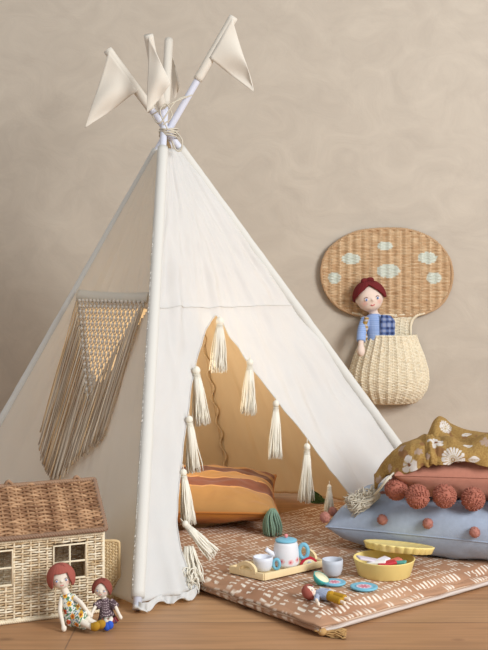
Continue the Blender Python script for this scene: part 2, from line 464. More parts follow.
# back panels (white cloth tinted with the interior's warm light)
for A_, B_ in ((L, B), (B, Rp)):
    n_, TS_, PT_ = face(A_, B_)
    b = MB(); g = []
    for i in range(111):
        t = .06+.925*i/110; row = []
        for j in range(81):
            s = j/80; e = min(1, 6*s*(1-s))
            d = (.014*nz(t*3, s*6, 25)+.006*nz(t*4, s*26, 29)+.010*nz(t*2+s*5, s*14-t*5, 2))*e
            row.append(clampz(PT_(t, s)+n_*d))
        g.append(row)
    b.grid(g); b.build('back_panel', M['canvas_warm_lit'], tp, solid=.002)
# scalloped seam on the back pole
b = MB(); a_, t_ = poles['B']; g = []
for i in range(260):
    q = .02+.82*i/260; p = lerp(a_, t_, q)+V((0, -.018, 0)); w_ = .010*math.sin(i*.34)*(1+.3*nz(i*.05))
    g.append([p+V((-.004, 0, 0)), p+V((w_*.5, -.010, 0)), p+V((w_, -.022, 0))])
b.grid(g); b.build('scalloped_seam', M['canvas_warm_lit'], tp, solid=.003)
# macrame hanging on the side panel
def SL(px, py, off=.008): return onplane(px, py, C, nL)+nL*off
mac = MB(); g = []
for i in range(31):
    q = i/30; px = lerp(79, 149.5, q); sag = 3*math.sin(q*math.pi)*.5
    g.append([SL(px+1.5, lerp(290.5, 293.5, q)+sag, .006), SL(px, lerp(296, 298.5, q)+sag, .010), SL(px-1, lerp(301, 303.5, q)+sag, .006)])
mac.grid(g); mh = mac.build('macrame_band', M['canvas_side'], tp, solid=.004)
CG = [(206, 190, 170), (220, 202, 178), (196, 172, 144), (222, 190, 148), (186, 166, 142)]
down = (PTL(1, .5)-C); 
gdir = V((nL.x, nL.y, 0)).normalized(); gdir = (gdir-nL*gdir.dot(nL)).normalized()
if gdir.z > 0: gdir = -gdir
gdir = (SL(90, 386)-SL(114.5, 303)).normalized()
across = (SL(149, 303)-SL(81, 301)); aw = across.length
O0 = SL(81, 301, .010)
net = MB(); NK = 17
def np_(q, dist, off=0): return O0+across*q+gdir*dist+nL*off
depth_net = (SL(97, 386)-SL(97, 301)).length
rowsN = 17
for r_ in range(rowsN):
    fr = r_/rowsN
    l0 = lerp(0.01, .58, fr); l1 = lerp(1.0, .62, fr); cnt = max(1, NK-r_)
    dz = depth_net*r_/rowsN; dz2 = depth_net*(r_+1)/rowsN
    for k in range(cnt):
        q = lerp(l0, l1, (k+.5)/cnt); net.col(random.choice(CG))
        wq = aw/NK*.5
        c0 = np_(q, dz+.004, .004); 
        net.col((214, 204, 190)); net.ell(c0, (.0056, .0050, .0062), nu=8, nv=6)
        for sg in (-1, 1):
            q2 = q+sg*wq/aw
            for e_ in (-.0013, .0013):
                net.tube([c0+across.normalized()*e_, np_(q2, dz2, .004)+across.normalized()*e_], .0012, n=4)
net.build('macrame_net', M['cord'], tp)
fr = MB(); ncord = 92
for i in range(ncord):
    q = (i+.5)/ncord; qn = min(1, q)
    st = interp([0, .60, 1], [0.0, depth_net*.97, 0.0], q)+random.uniform(-.004, .004)
    xm = 81+68*q
    yend = interp([0, .06, .12, .3, .45, .55, .68, .82, 1], [420, 442, 455, 470, 484, 480, 462, 450, 438], q)+random.uniform(-5, 3)
    # length until picture height yend
    Lc = .1
    while pj(np_(q, Lc))[1] < yend and Lc < .75: Lc += .004
    fr.col(random.choice(CG)); pts = []; ph = random.uniform(0, 6)
    conv = -.035*(q-.5)
    for k in range(13):
        t = k/12; d_ = lerp(st, Lc, t)
        pts.append(np_(q, d_, .005+.004*math.sin(ph+t*3))+across.normalized()*(.004*math.sin(ph*2+t*4)*t+conv*t))
    fr.tube(pts, .0021, n=5)
fo = fr.build('macrame_fringe', M['cord'], tp); fo['kind'] = 'stuff'
# rope binding at the crossing
b = MB(); cp = P(168.5, 133, 3.44); pts = []
for i in range(150):
    q = i/150; a = q*6.283*5
    pts.append(cp+V((.030*math.cos(a)+.003*nz(q*9), .042*math.sin(a)+.01, .010*math.sin(a*.5+1)+lerp(-.010, .010, q))))
b.tube(pts, .0026, n=6)
b.tube(cr([P(152, 115, 3.44), P(160, 123, 3.38), P(176, 101, 3.4), P(192, 95, 3.5)], 8), .0025, n=5)
b.tube(cr([P(152, 115, 3.42), P(172, 103, 3.39), P(192, 95, 3.46)], 8), .0025, n=5)
b.tube(cr([P(176, 132, 3.38), P(182, 140, 3.37), P(181, 150, 3.37), P(176, 150, 3.37), P(172, 141, 3.38)], 8), .0028, n=5)
b.tube(cr([P(163, 125, 3.38), P(172, 116, 3.38), P(166, 104, 3.39), P(160, 112, 3.38), P(168, 130, 3.38)], 8), .0022, n=5)
b.build('rope_tie', M['yarn_grey'], tp)
# pennants
def pennant(k, sleeve_y, pts, fold):
    """pts: attached top, attached bottom, tip in picture; cloth hangs near the pole's own depth"""
    a, t = poles[k]; p0 = pole_pt(k, pts[0][1]+1); p1 = pole_pt(k, sleeve_y)
    b = MB(); n = 20; d = (p0-p1).normalized()
    b.tube([lerp(p0+d*.008, p1, i/n) for i in range(n+1)], [.0145*(1+.06*nz(i*.6, 3)) for i in range(n+1)], n=14)
    Y = p0.y; yt = Y-.02
    A = p0+V((0, -.015, 0)); B2 = pole_pt(k, pts[1][1])+V((0, -.015, 0)) if fold > 0 and k in 'RL' else P(*pts[1], Y-.03); T = P(*pts[2], yt)
    g = []
    for i in range(25):
        u = i/24; row = []
        for j in range(19):
            v = j/18; e = lerp(A, B2, v); p = lerp(e, T, u)
            p += V((0, 1, 0))*(.018*math.sin(v*5+u*4+fold)*math.sin(math.pi*min(1, u*1.1))*(1-u*.5))
            p += V((fold*.018*math.sin(math.pi*v)*u*(1-u)*4, 0, 0))
            row.append(p)
        g.append(row)
    b.grid(g); return b.build('pennant', M['flag'], tp, solid=.002, merge=.0003)
pennant('R', 110, [(107, 51), (130, 92), (85, 128)], .3)
pennant('B', 108, [(156, 34), (171, 84), (147, 113)], .6)
pennant('F', 108, [(170, 41), (180, 86), (174, 101)], .5)
pennant('L', 80, [(239, 18), (216, 59), (254, 92)], 1.0)
# door tassels
off = nF*.014
spec = [(217, 319, 56, .026), (193, 368, 60, .025), (186, 417, 58, .021), (180, 470, 57, .020), (247, 360, 57, .023), (273, 401, 60, .022), (304, 444, 60, .023)]
for (x, y, hpx, wd) in spec:
    p = onplane(x, y, C, nF)+off; ln = hpx/F_*p.y
    dr = (.10 if x < 200 else -.03, -.05, -1)
    tassel(tp, p, ln, dr, wd*1.12, n=60)
p = onplane(336, 482, C, nF)-nF*.03; tassel(tp, p, 30/F_*p.y, (0, 0, -1), .017, n=34)
p = onplane(180, 523, C, nF)+off; tassel(tp, p, .125, (.62, -.25, -.62), .021)
# bunch on the floor beside the flap
b = MB(); c0 = fl(186, 578, .03)+V((0, -.02, .06))
strands(b, c0+V((.008, 0, .03)), (.1, -.25, -1), .10, .012, .034, n=80, rad=.0018, wob=.012)
for i in range(60):
    q = random.uniform(0, 6.28); rr = random.uniform(.01, .034); c1 = c0+V((.012+rr*math.cos(q), -.035+rr*math.sin(q)*.5, -.065+random.uniform(-.015, .04)))
    rad = random.uniform(.006, .014); ax = random.uniform(0, 3.14)
    b.tube([c1+V((rad*math.cos(t)*math.cos(ax), rad*math.cos(t)*math.sin(ax), rad*math.sin(t))) for t in [k*.7 for k in range(8)]], .0018, n=4)
for v in b.v: v.z = max(v.z, .004)
o = b.build('tassel_bunch', M['yarn'], tp); o['label'] = 'loose cream yarn bunch lying on the flap'
# ================================================================ MAT
FC = fl(321, 634); u_ = V((.77, .638, 0)).normalized(); v_ = V((-.70, .714, 0)); v_ = (v_-u_*v_.dot(u_)).normalized()
mt = thing('quilted_play_mat', 'thick brown play mat printed with cream brush strokes, running out of the teepee doorway', 'play mat', FC+u_*.5+v_*.4)
LU, LV, TH = 1.12, .92, .049
BR = (184, 144, 114); BR2 = (164, 122, 94); CRM = (238, 228, 212)
def matcol(u, v):
    base = mix(BR, BR2, .5+nz(u*6, v*6))
    rw = .032; vv = v+.006*nz(u*4, v*4, 7)+.002*nz(u*30, v*30, 7); rI = int(vv//rw); fv = vv/rw-rI
    uu = u+.004*nz(v*9, u*5, 3)+rI*.031
    blk = int(uu//.11)
    if nz(blk*3.7, rI*2.3, 1) > .9:
        k = vv/.0105; f1 = k-int(k); hit = .25 < f1 < .72 and .10 < (uu/.11-blk) < .86
    else:
        k = uu/.0138; kk = int(k); f1 = k-kk; lo = .18+.2*nz(kk*1.3, rI*4.1, 2); hi = .80+.25*nz(kk*2.1, rI*1.7, 5)
        hit = .18 < f1+.10*nz(u*90, v*90) < .62 and lo < fv < hi and nz(kk*.35, rI*5.3, 8) > -.30
    hit = hit and nz(u*60, v*60, 11) > -.35
    if hit: return mix(CRM, base, .12+.35*nz(u*80, v*80, 4))
    return base
b = MB(); nu_, nv_ = 480, 400; g = []; cc = []
prof = [(-.004, .012), (-.010, .022), (-.008, .033), (.004, .042)]
def matz(u, v): 
    e = min(u, LU-u, v, LV-v)
    puff = min(1, max(0, e)/.05); 
    return TH-.016*(1-puff)**2+.005*nz(u*5, v*5, 2)+.0025*nz(u*16, v*16, 5)+.003*math.sin((u+v)*60)*max(0, 1-max(0, e)/.04)
for i in range(nu_+1):
    u = LU*i/nu_; row = []; rc = []
    for j in range(nv_+1):
        v = LV*j/nv_; ed = min(u, LU-u, v, LV-v)
        # wavy quilt edge
        wob = .006*(math.sin(u*48)*(1 if v < .02 or v > LV-.02 else 0)+math.sin(v*52)*(1 if u < .02 or u > LU-.02 else 0))
        p = FC+u_*u+v_*v; p.z = matz(u, v)
        row.append(p); rc.append(matcol(u, v))
    g.append(row); cc.append(rc)
b.grid(g, cols=cc)
# rounded side skirt
loop = [(u*LU/200, 0) for u in range(200)]+[(LU, v*LV/160) for v in range(160)]+[(LU-u*LU/200, LV) for u in range(200)]+[(0, LV-v*LV/160) for v in range(160)]
rings = []; rcols = []; 
for (u, v) in loop:
    n = V((0, 0, 0))
    if v == 0 : n -= v_
    if v == LV: n += v_
    if u == 0: n -= u_
    if u == LU: n += u_
    s = u+v; bul = 1.3+.3*math.sin(s*50)+.4*nz(s*9)
    p = FC+u_*u+v_*v; r = []; rc = []
    for (o_, z) in [(0, matz(u, v)), (.010*bul, .030), (.016*bul, .026), (.012, .0215), (.015*bul, .015), (.012, .006), (0, .002)]:
        q = p+n*o_; q.z = z; r.append(q)
        rc.append((matcol(u*1.0+n.dot(u_)*o_, v+n.dot(v_)*o_)) if (z > .022 or v > 0) else ((214, 204, 196) if z < .0215 else (170, 130, 100)))
    if v == 0 and nz(s*3, 1) > -2:
        pass
    rings.append(r); rcols.append(rc)
b.grid(rings, closeu=True, cols=rcols)
b.build('mat_body', M['mat'], mt, merge=.0006)
# seam cord round the middle of the edge
s = MB(); s.cur = lin((196, 170, 146)); pts = []
for (u, v) in loop:
    n = V((0, 0, 0))
    if v == 0: n -= v_
    if v == LV: n += v_
    if u == 0: n -= u_
    if u == LU: n += u_
    p = FC+u_*u+v_*v+n*.016; p.z = .0215; pts.append(p)
s.tube(pts+[pts[0]], .0022, n=6, cap=False); s.build('piping', M['mat'], mt)
s = MB(); t0 = FC+V((-.004, -.018, .012)); dr = (fl(341, 634.5, .006)-t0)
strands(s, t0+dr*.2, dr, dr.length*1.05, .005, .016, n=70, rad=.0013, wob=.012)
for v in s.v: v.z = max(v.z*.8, .002)
s.ell(t0+dr*.12, (.011, .010, .009)); s.tube([t0-dr*.25, t0+dr*.05], .003, n=6)
o = s.build('corner_tassel', M['jute'], mt); o['label'] = 'straw coloured tassel at the front corner'
MZ = .052
# ================================================================ STRIPED CUSHION
sc = thing('striped_cushion', 'golden velvet cushion with rust and brown stripes, lying inside the teepee', 'cushion', (-.14, 3.5, MZ))
ex = V((1, .10, 0)); S = cushion((-.165, 3.47, .126), (1, -.02, 0), (.20, 1, .05), .275, .262, .066, sd=3, rough=.008, p=3)
GO, RU, DK, OR = (176, 130, 76), (128, 72, 48), (108, 62, 42), (210, 154, 92)
def scol(u, v, side):
    if side < 0: return (182, 116, 44)
    q = v+.02*math.sin(u*5)
    for lim, c in ((-.56, GO), (-.52, OR), (-.16, RU), (-.12, OR), (.12, GO), (.15, OR), (.42, DK), (.62, GO), (.82, RU), (2, GO)):
        if q < lim: return c
build_cushion('cushion_cover', sc, S, M['velvet'], n=150, cfn=scol, seam=(178, 112, 48), seamr=.004)
def yarn_tassel(parent, top, ln, w, mat, label, z0):
    s = MB(); top = V(top); s.ell(top+V((0, 0, ln*.72)), (w*.55, w*.55, ln*.2), nu=14)
    s.tube([top+V((0, 0, ln*.7)), top+V((0, 0, ln*.3)), top+V((0, 0, .01))], [w*.5, w*.85, w*.8], n=14)
    for i in range(60):
        q = random.uniform(0, 6.28); rr = random.uniform(.8, 1.05)
        s.tube(cr([top+V((w*.25*math.cos(q), w*.25*math.sin(q), ln*.93)), top+V((w*.75*rr*math.cos(q), w*.75*rr*math.sin(q), ln*.68)),
                top+V((w*rr*math.cos(q+.2), w*rr*math.sin(q+.2), ln*.35)), top+V((w*rr*.9*math.cos(q+.3), w*rr*.9*math.sin(q+.3), ln*.02))], 3), .0023, n=5)
    for v in s.v: v.z = max(v.z, z0)
    o = s.build('corner_tassel', M[mat], parent); o['label'] = label; return o
yarn_tassel(sc, V((.088, 3.19, MZ)), .085, .029, 'green', 'muted green yarn tassel', MZ)
s = MB(); t0 = V((.215, 3.70, .10)); strands(s, t0, (.5, -.15, -.6), .10, .01, .03, n=90, rad=.002, wob=.012)
for v in s.v: v.z = max(v.z, MZ)
o = s.build('corner_tassel', M['green2'], sc); o['label'] = 'dark green yarn tassel at the far corner'
# ================================================================ BLUE CUSHION
bc = thing('blue_cushion', 'pale blue linen cushion edged with small coral pompoms, lying on the mat', 'cushion', (.58, 3.12, MZ))
e = V((.908, -.419, 0)); n_ = V((.419, .908, 0)); bcC = V((.240, 3.02, 0))+e*.29+n_*.155+V((0, 0, .134))
S = cushion(bcC, e, n_+V((0, 0, .10)), .29, .165, .080, sd=11, rough=.006, pinch=.03, p=4.5)
build_cushion('cushion_cover', bc, S, M['blue'], n=90, seam=(150, 163, 184), seamr=.0022)
pomp = [(382.5, 519.5), (427.5, 523.5), (475, 532)]
for (x, y) in pomp:
    best = min((((pj(S(i/40-1, j/40-1, 1))[0]-x)**2+(pj(S(i/40-1, j/40-1, 1))[1]-y)**2), i, j) for i in range(4, 77) for j in range(0, 40))
    p = S(best[1]/40-1, best[2]/40-1, 1); pompom(bc, p+V((0, -.010, .003)), .0155)
pompom(bc, S(-1, -1, 1)+V((-.002, -.004, .028)), .0165); pompom(bc, S(-1, -.7, 1)+V((.0, .0, .03)), .014)
# ================================================================ CORAL CUSHION
cc_ = thing('coral_cushion', 'terracotta cushion with large coral pompoms, stacked on the blue cushion', 'cushion', (.70, 3.1, .2))
S2 = cushion((.705, 3.07, .262), (1, -.06, -.02), (.06, 1, -.10), .275, .185, .080, sd=21, rough=.016, pinch=.03, p=3.2)
build_cushion('cushion_cover', cc_, S2, M['coral'], n=90, seam=(188, 104, 78))
for (x, y, r) in [(396, 489, .032), (417.5, 496.5, .0335), (444.5, 496, .033), (473, 499, .033), (503, 501, .033)]:
    Yp = 2.905-.02
    pompom(cc_, P(x, y, 2.93 if x < 400 else 2.862), r, 'coral_pom2')
pompom(cc_, P(382.5, 497, 3.06), .017, 'coral_pom')
# ================================================================ THROW
tw = thing('knitted_throw', 'mustard knitted throw with pale embroidered flowers, heaped on the terracotta cushion', 'throw blanket', (.7, 3.1, .36))
cols_ = [
 (375, [(490, 2.985), (483, 2.98), (474, 3.0), (476, 3.05), (477, 3.08), (484, 3.12)]),
 (387, [(475, 2.95), (468, 2.95), (460, 2.985), (460, 3.05), (462, 3.1), (470, 3.16)]),
 (405, [(474, 2.90), (461, 2.91), (445, 2.96), (444, 3.04), (447, 3.1), (457, 3.18)]),
 (423, [(467, 2.885), (453, 2.895), (439, 2.95), (439, 3.03), (438, 3.10), (452, 3.2)]),
 (429, [(466, 2.88), (453, 2.89), (438, 2.95), (439, 3.02), (434, 3.09), (447, 3.2)]),
 (434, [(465, 2.88), (452, 2.89), (438, 2.95), (438, 3.02), (422, 3.09), (447, 3.2)]),
 (446, [(465, 2.88), (452, 2.885), (439, 2.95), (438, 3.02), (420, 3.09), (440, 3.2)]),
 (463, [(461, 2.88), (452, 2.885), (442, 2.94), (443, 3.0), (431, 3.07), (440, 3.2)]),
 (488, [(467, 2.88), (452, 2.885), (437, 2.94), (437, 3.0), (434, 3.07), (444, 3.2)]),
 (520, [(470, 2.88), (455, 2.885), (440, 2.94), (440, 3.0), (436, 3.07), (448, 3.2)]),
 (560, [(478, 2.9), (464, 2.9), (448, 2.94), (446, 3.0), (444, 3.07), (458, 3.2)]),
 (590, [(505, 2.9), (494, 2.9), (480, 2.95), (475, 3.0), (475, 3.07), (492, 3.2)])]
ctrl = [[P(x, y, Y) for (y, Y) in c_] for (x, c_) in cols_]
colsD = [cr(c_, 26) for c_ in ctrl]
gr = [[None]*len(colsD[0]) for _ in range((len(ctrl)-1)*26+1)]
for j in range(len(colsD[0])):
    for i, p in enumerate(cr([c_[j] for c_ in colsD], 26)): gr[i][j] = p
for i, row in enumerate(gr):
    for j, p in enumerate(row):
        p += V((0, -.3, 1))*.009*nz(i*.045, j*.06, 3)+V((0, -.8, .5))*.006*math.sin(i*.11+j*.06+2*nz(i*.02, j*.03))*min(1, j/20)+V((0, -.6, .6))*.0035*nz(i*.12, j*.04, 8)
        if j < 30: p += V((0, -.004*math.sin(i*.22)*(1-j/30), 0))
mot = [(445, 428, .022, 'd'), (436, 443, .024, 'p'), (467, 436, .017, 'l'), (453, 459, .031, 'd'), (468, 447, .018, 'l'), (473, 459, .018, 'l'),
       (410, 465, .026, 'p'), (402, 449, .014, 's'), (418, 452, .012, 's'), (486, 443, .016, 's'), (390, 468, .012, 's'), (500, 455, .03, 'd'), (530, 450, .025, 'p'), (428, 456, .009, 's'), (380, 480, .012, 's'), (545, 465, .02, 'd')]
flat = [(pj(gr[i][j]), i, j) for i in range(0, len(gr), 2) for j in range(0, 125, 2)]
mc = []
for (x, y, r, k) in mot:
    r *= 1.02
    q = min(flat, key=lambda f: (f[0][0]-x)**2+(f[0][1]-y)**2+gr[f[1]][f[2]].y*30); i, j = q[1], q[2]
    mc.append((gr[i][j], r, k))
MU, WH, DKB = (164, 132, 76), (204, 196, 188), (122, 78, 48)
def tcol(p):
    for (c, r, k) in mc:
        d = p-c; dx, dz = d.x, math.copysign(math.hypot(d.y, d.z), d.z+d.y); rr = math.hypot(dx, dz)
        if abs(d.y) > .07 or rr > r*1.05: continue
        a = math.atan2(dz, dx)
        if k == 'd':
            if rr < r*.28: return WH if (int(rr/(r*.1)) % 2 == 0) else MU
            if rr > r*.36 and abs(math.sin(a*10)) > .42 and rr < r*(.85+.15*abs(math.sin(a*10))): return WH
            if rr > r*.28 and rr < r*.5: return (190, 176, 150)
        elif k == 'p':
            pet = .62+.36*abs(math.sin(a*2.5+.6))
            if rr < r*.2: return DKB
            if rr < r*pet: return WH if abs(math.sin(a*2.5+.6)) > .22 else mix(MU, WH, .4)
        elif k == 'l':
            w = 1-abs(dx/r+0*dz); 
            if abs(dz) < r*.45*math.sin(math.pi*min(1, max(0, (dx/r+1)/2))): return MU if abs(dz) < r*.05 else WH
        else:
            if rr < r*(.5+.5*abs(math.sin(a*3))): return mix(WH, DKB, .45)
    st = nz(p.x*30, p.y*20, p.z*30)
    return mix(MU, (138, 104, 56), .4+nz(p.x*300, p.y*300, p.z*300)) if st < .42 else (136, 98, 60)
b = MB(); b.grid(gr, cols=[[tcol(p) for p in row] for row in gr])
b.build('throw_cloth', M['throw'], tw, solid=.007, offs=0)
b = MB(); b.tube(cr([P(394, 473, 2.925), P(386, 481, 2.90), P(378, 491, 2.93), P(372, 496, 3.0)], 6), .0035, n=7)
t0 = P(378, 494, 2.985); dr = P(350, 507, 2.98)-t0
b.ell(t0+dr*.05, .012)
strands(b, t0, dr, dr.length*1.1, .012, .026, n=170, rad=.0016, wob=.016, endj=.3)
for i in range(150):
    q = random.uniform(.1, 1); c1 = t0+dr*q+V((random.gauss(0, .008), random.gauss(0, .008), random.gauss(.008, .01)))
    rad = random.uniform(.005, .01); ax = random.uniform(0, 3.14)
    b.tube([c1+V((rad*math.cos(t)*math.cos(ax), rad*math.cos(t)*math.sin(ax), rad*math.sin(t))) for t in [k*.8 for k in range(6)]], .0015, n=4)
o = b.build('throw_tassel', M['yarn_grey'], tw); o['label'] = 'shaggy oatmeal tassel hanging from the corner'
# ================================================================ WEAVING
def weave(mb, S, us, nrow, nst, rr, rs, amp, cfn, per=4, keep=None, gap=None):
    """S(u,v)->(point,normal) or None; rows along v, strands run in u over and under the stakes"""
    for i in range(nrow):
        v = (i+.5)/nrow; run = []; pc = None
        N_ = int(nst*per)
        for k in range(N_+1):
            u = k/N_
            if keep and not keep(u, v):
                if len(run) > 1: flush(mb, run, rr, cfn)
                run = []; continue
            p, n = S(u, v+.15/nrow*nz(k*.3, i))
            run.append((p+n*(amp*math.cos(math.pi*(u*nst+i))), u, v))
        if len(run) > 1: flush(mb, run, rr, cfn)
    for k in range(nst+1):
        u = min(.998, max(.002, k/nst)); run = []
        for i in range(nrow+1):
            v = i/nrow
            if keep and not keep(u, min(.999, max(.001, v))):
                if len(run) > 1: flush(mb, run, rs, cfn)
                run = []; continue
            run.append((S(u, v)[0], u, v))
        if len(run) > 1: flush(mb, run, rs, cfn)
def flush(mb, run, r, cfn):
    o = len(mb.v); mb.tube([p for p, u, v in run], r, n=5)
    cs = [lin(cfn(u, v)) for p, u, v in run]
    mb.c[o:] = [c for c in cs for _ in range(5)]
def braid(mb, pts, r, color, per=.02):
    pts = [V(p) for p in pts]; mb.col(color)
    tot = sum((pts[i+1]-pts[i]).length for i in range(len(pts)-1)); acc = 0
    for ph in (0, 2.09, 4.19):
        out = []; acc = 0
        for i in range(len(pts)):
            if i: acc += (pts[i]-pts[i-1]).length
            t = (pts[min(i+1, len(pts)-1)]-pts[max(0, i-1)]).normalized(); a = t.cross(V((0, 1, .3))).normalized(); c = t.cross(a)
            q = acc/per*6.283+ph; out.append(pts[i]+(a*math.cos(q)+c*math.sin(q))*r*.5)
        mb.tube(out, r*.62, n=6)
def dense(pts, step):
    out = []
    for i in range(len(pts)-1):
        a, c = V(pts[i]), V(pts[i+1]); k = max(1, int((c-a).length/step))
        out += [lerp(a, c, j/k) for j in range(k)]
    out.append(V(pts[-1])); return out
# ================================================================ MUSHROOM BASKET
YM = WY-.022
mb_ = thing('mushroom_wall_basket', 'wicker mushroom-shaped basket with pale spots, hung on the wall', 'wall basket', P(388, 404, YM))
cap_pts = [(352, 313.5), (340, 308), (329, 297), (322.5, 282), (322, 266), (328, 251), (341, 239.5), (357, 232), (374, 229.5), (390, 228.8), (407, 229.8), (424, 235), (438, 244),
           (448, 257), (452, 271), (451, 285), (445, 299), (436, 308), (425, 313)]
outl = cr([V((x, y, 0)) for x, y in cap_pts], 8)
bott = cr([V((x, y, 0)) for x, y in [(352, 313.5), (362, 315.5), (385, 317), (412, 315.5), (425, 313)]], 8)
ys_ = [p.y for p in outl]
def xr(y):
    xs = [lerp(a.x, c.x, (y-a.y)/(c.y-a.y)) for a, c in zip(outl, outl[1:]) if (a.y-y)*(c.y-y) < 0]
    if y > 313.4: 
        xs2 = [lerp(a.x, c.x, (y-a.y)/(c.y-a.y)) for a, c in zip(bott, bott[1:]) if abs(a.y-c.y) > 1e-6 and (a.y-y)*(c.y-y) <= 0]; xs = xs2
    return (min(xs), max(xs)) if len(xs) > 1 else (385, 386)
y0c, y1c = 229.3, 316.4
spots = [(385, 246, 7.5, 4.5), (351, 259, 9.5, 5.5), (427.5, 258, 9.5, 6), (388, 271, 11.5, 7), (334.5, 278, 6.5, 6), (434, 278, 7.5, 5.5)]
def capcol_px(x, y):
    for (a, c, rx, ry) in spots:
        if ((x-a)/rx)**2+((y-c)/ry)**2 < 1+.2*nz(x*.5, y*.5): return (214, 218, 204)
    t = .5+.9*nz(x*.10, y*.55, 3); c_ = mix((218, 190, 152), (190, 152, 112), t)
    return mix(c_, (236, 208, 170), .5 if int(x*.9) % 9 == 0 else 0)
def Smap(u, v):
    y = lerp(y0c, y1c, v); a, c = xr(y); x = lerp(a, c, u)
    bulge = .018*(1-((x-387)/68)**2)*(1-((y-272)/46)**2)
    return P(x, y, YM-.004-bulge), V((0, -1, 0))
b = MB()
nrow = 62
for i in range(nrow):
    y = lerp(y0c, y1c-.4, (i+.5)/nrow); a, c = xr(y); run = []
    if c-a < 3: continue
    x = a
    while x <= c:
        bul = .016*max(0, 1-((x-387)/68)**2)*max(0, 1-((y-272)/46)**2)
        run.append((P(x, y+.12*nz(x*.3, i), YM-.005-bul-.0030*math.cos(2*math.pi*((x-324)/8.2))-.0009*math.cos(math.pi*((x-320)/4.1+i))), x, y)); x += 1.1
    if len(run) > 1: flush(b, run, .0033, lambda u, v: capcol_px(u, v))
xx = 324
while xx < 452:
    yy = [y for y in [lerp(y0c, y1c, k/60) for k in range(61)] if xr(y)[0] <= xx <= xr(y)[1]]
    if len(yy) > 3:
        run = []
        for y in yy:
            bul = .016*max(0, 1-((xx-387)/68)**2)*max(0, 1-((y-272)/46)**2); run.append((P(xx, y, YM-.006-bul), xx, y))
        flush(b, run, .0042, lambda u, v: capcol_px(u, v))
    xx += 8.2
b.build('mushroom_cap', M['wicker'], mb_)
b = MB(); braid(b, [P(p.x, p.y, YM-.006) for p in outl+bott[::-1]], .0075, (190, 154, 116)); b.build('cap_rim', M['wicker'], mb_)
CRW = (238, 224, 194)
def stemcol(u, v):
    return mix((244, 234, 210), (228, 210, 176), .4+.9*nz(u*40, v*60, 1))
b = MB()
def Sst(u, v):
    y = lerp(314, 352, v); a = interp([314, 322, 335, 352], [358, 367, 368, 367], y); c = interp([314, 320, 326, 352], [419, 413, 411, 411], y)
    return P(lerp(a, c, u), y, YM-.003-.006*math.sin(math.pi*u)), V((0, -1, 0))
weave(b, Sst, None, 27, 8, .0032, .0045, .002, stemcol)
b.build('stem_panel', M['wicker'], mb_)
for pts in ([(352, 313), (361, 315), (367, 321), (368.5, 335)], [(425, 313), (416, 316), (411, 323), (410.5, 335)]):
    b = MB(); b.col(CRW); b.tube(cr([P(x, y, YM-.008) for x, y in pts], 8), .0055, n=8)
    b.build('stem_frame', M['wicker'], mb_)
PW = [(0, 26, .100), (.12, 29, .110), (.3, 34, .125), (.5, 38, .135), (.65, 39, .138), (.8, 37, .128), (.92, 32, .105), (1.0, 26, .075)]
def Spk(u, v):
    y = lerp(335.5, 402, v); hw = interp([p[0] for p in PW], [p[1] for p in PW], v); dp = interp([p[0] for p in PW], [p[2] for p in PW], v)
    cx = lerp(389, 388, v); a = math.pi*u
    x = cx-hw*math.cos(a); Y = YM-.004-dp*math.sin(a)**.8
    p = P(cx, y, YM); p = V((p.x-hw*math.cos(a)/F_*YM, Y, p.z)); 
    n = V((-math.cos(a)*.6, -math.sin(a)-.01, 0)).normalized(); rib = .0022*math.cos(u*math.pi*2*13)
    return p+n*rib, n
b = MB(); weave(b, Spk, None, 50, 26, .0032, .0036, .0018, stemcol, per=5)
b.build('basket_pocket', M['wicker'], mb_)
b = MB(); braid(b, [Spk(k/40, 0)[0] for k in range(41)], .006, CRW)
b.build('pocket_rim', M['wicker'], mb_)
b = MB(); g = []
for i in range(14):
    r_ = i/13; g.append([lerp(Spk(k/24, 1)[0], P(388, 402, YM-.03), r_)+V((0, 0, -.006*math.sin(r_*3))) for k in range(25)])
b.col(CRW); b.grid(g); b.build('basket_base', M['wicker'], mb_, solid=.003)
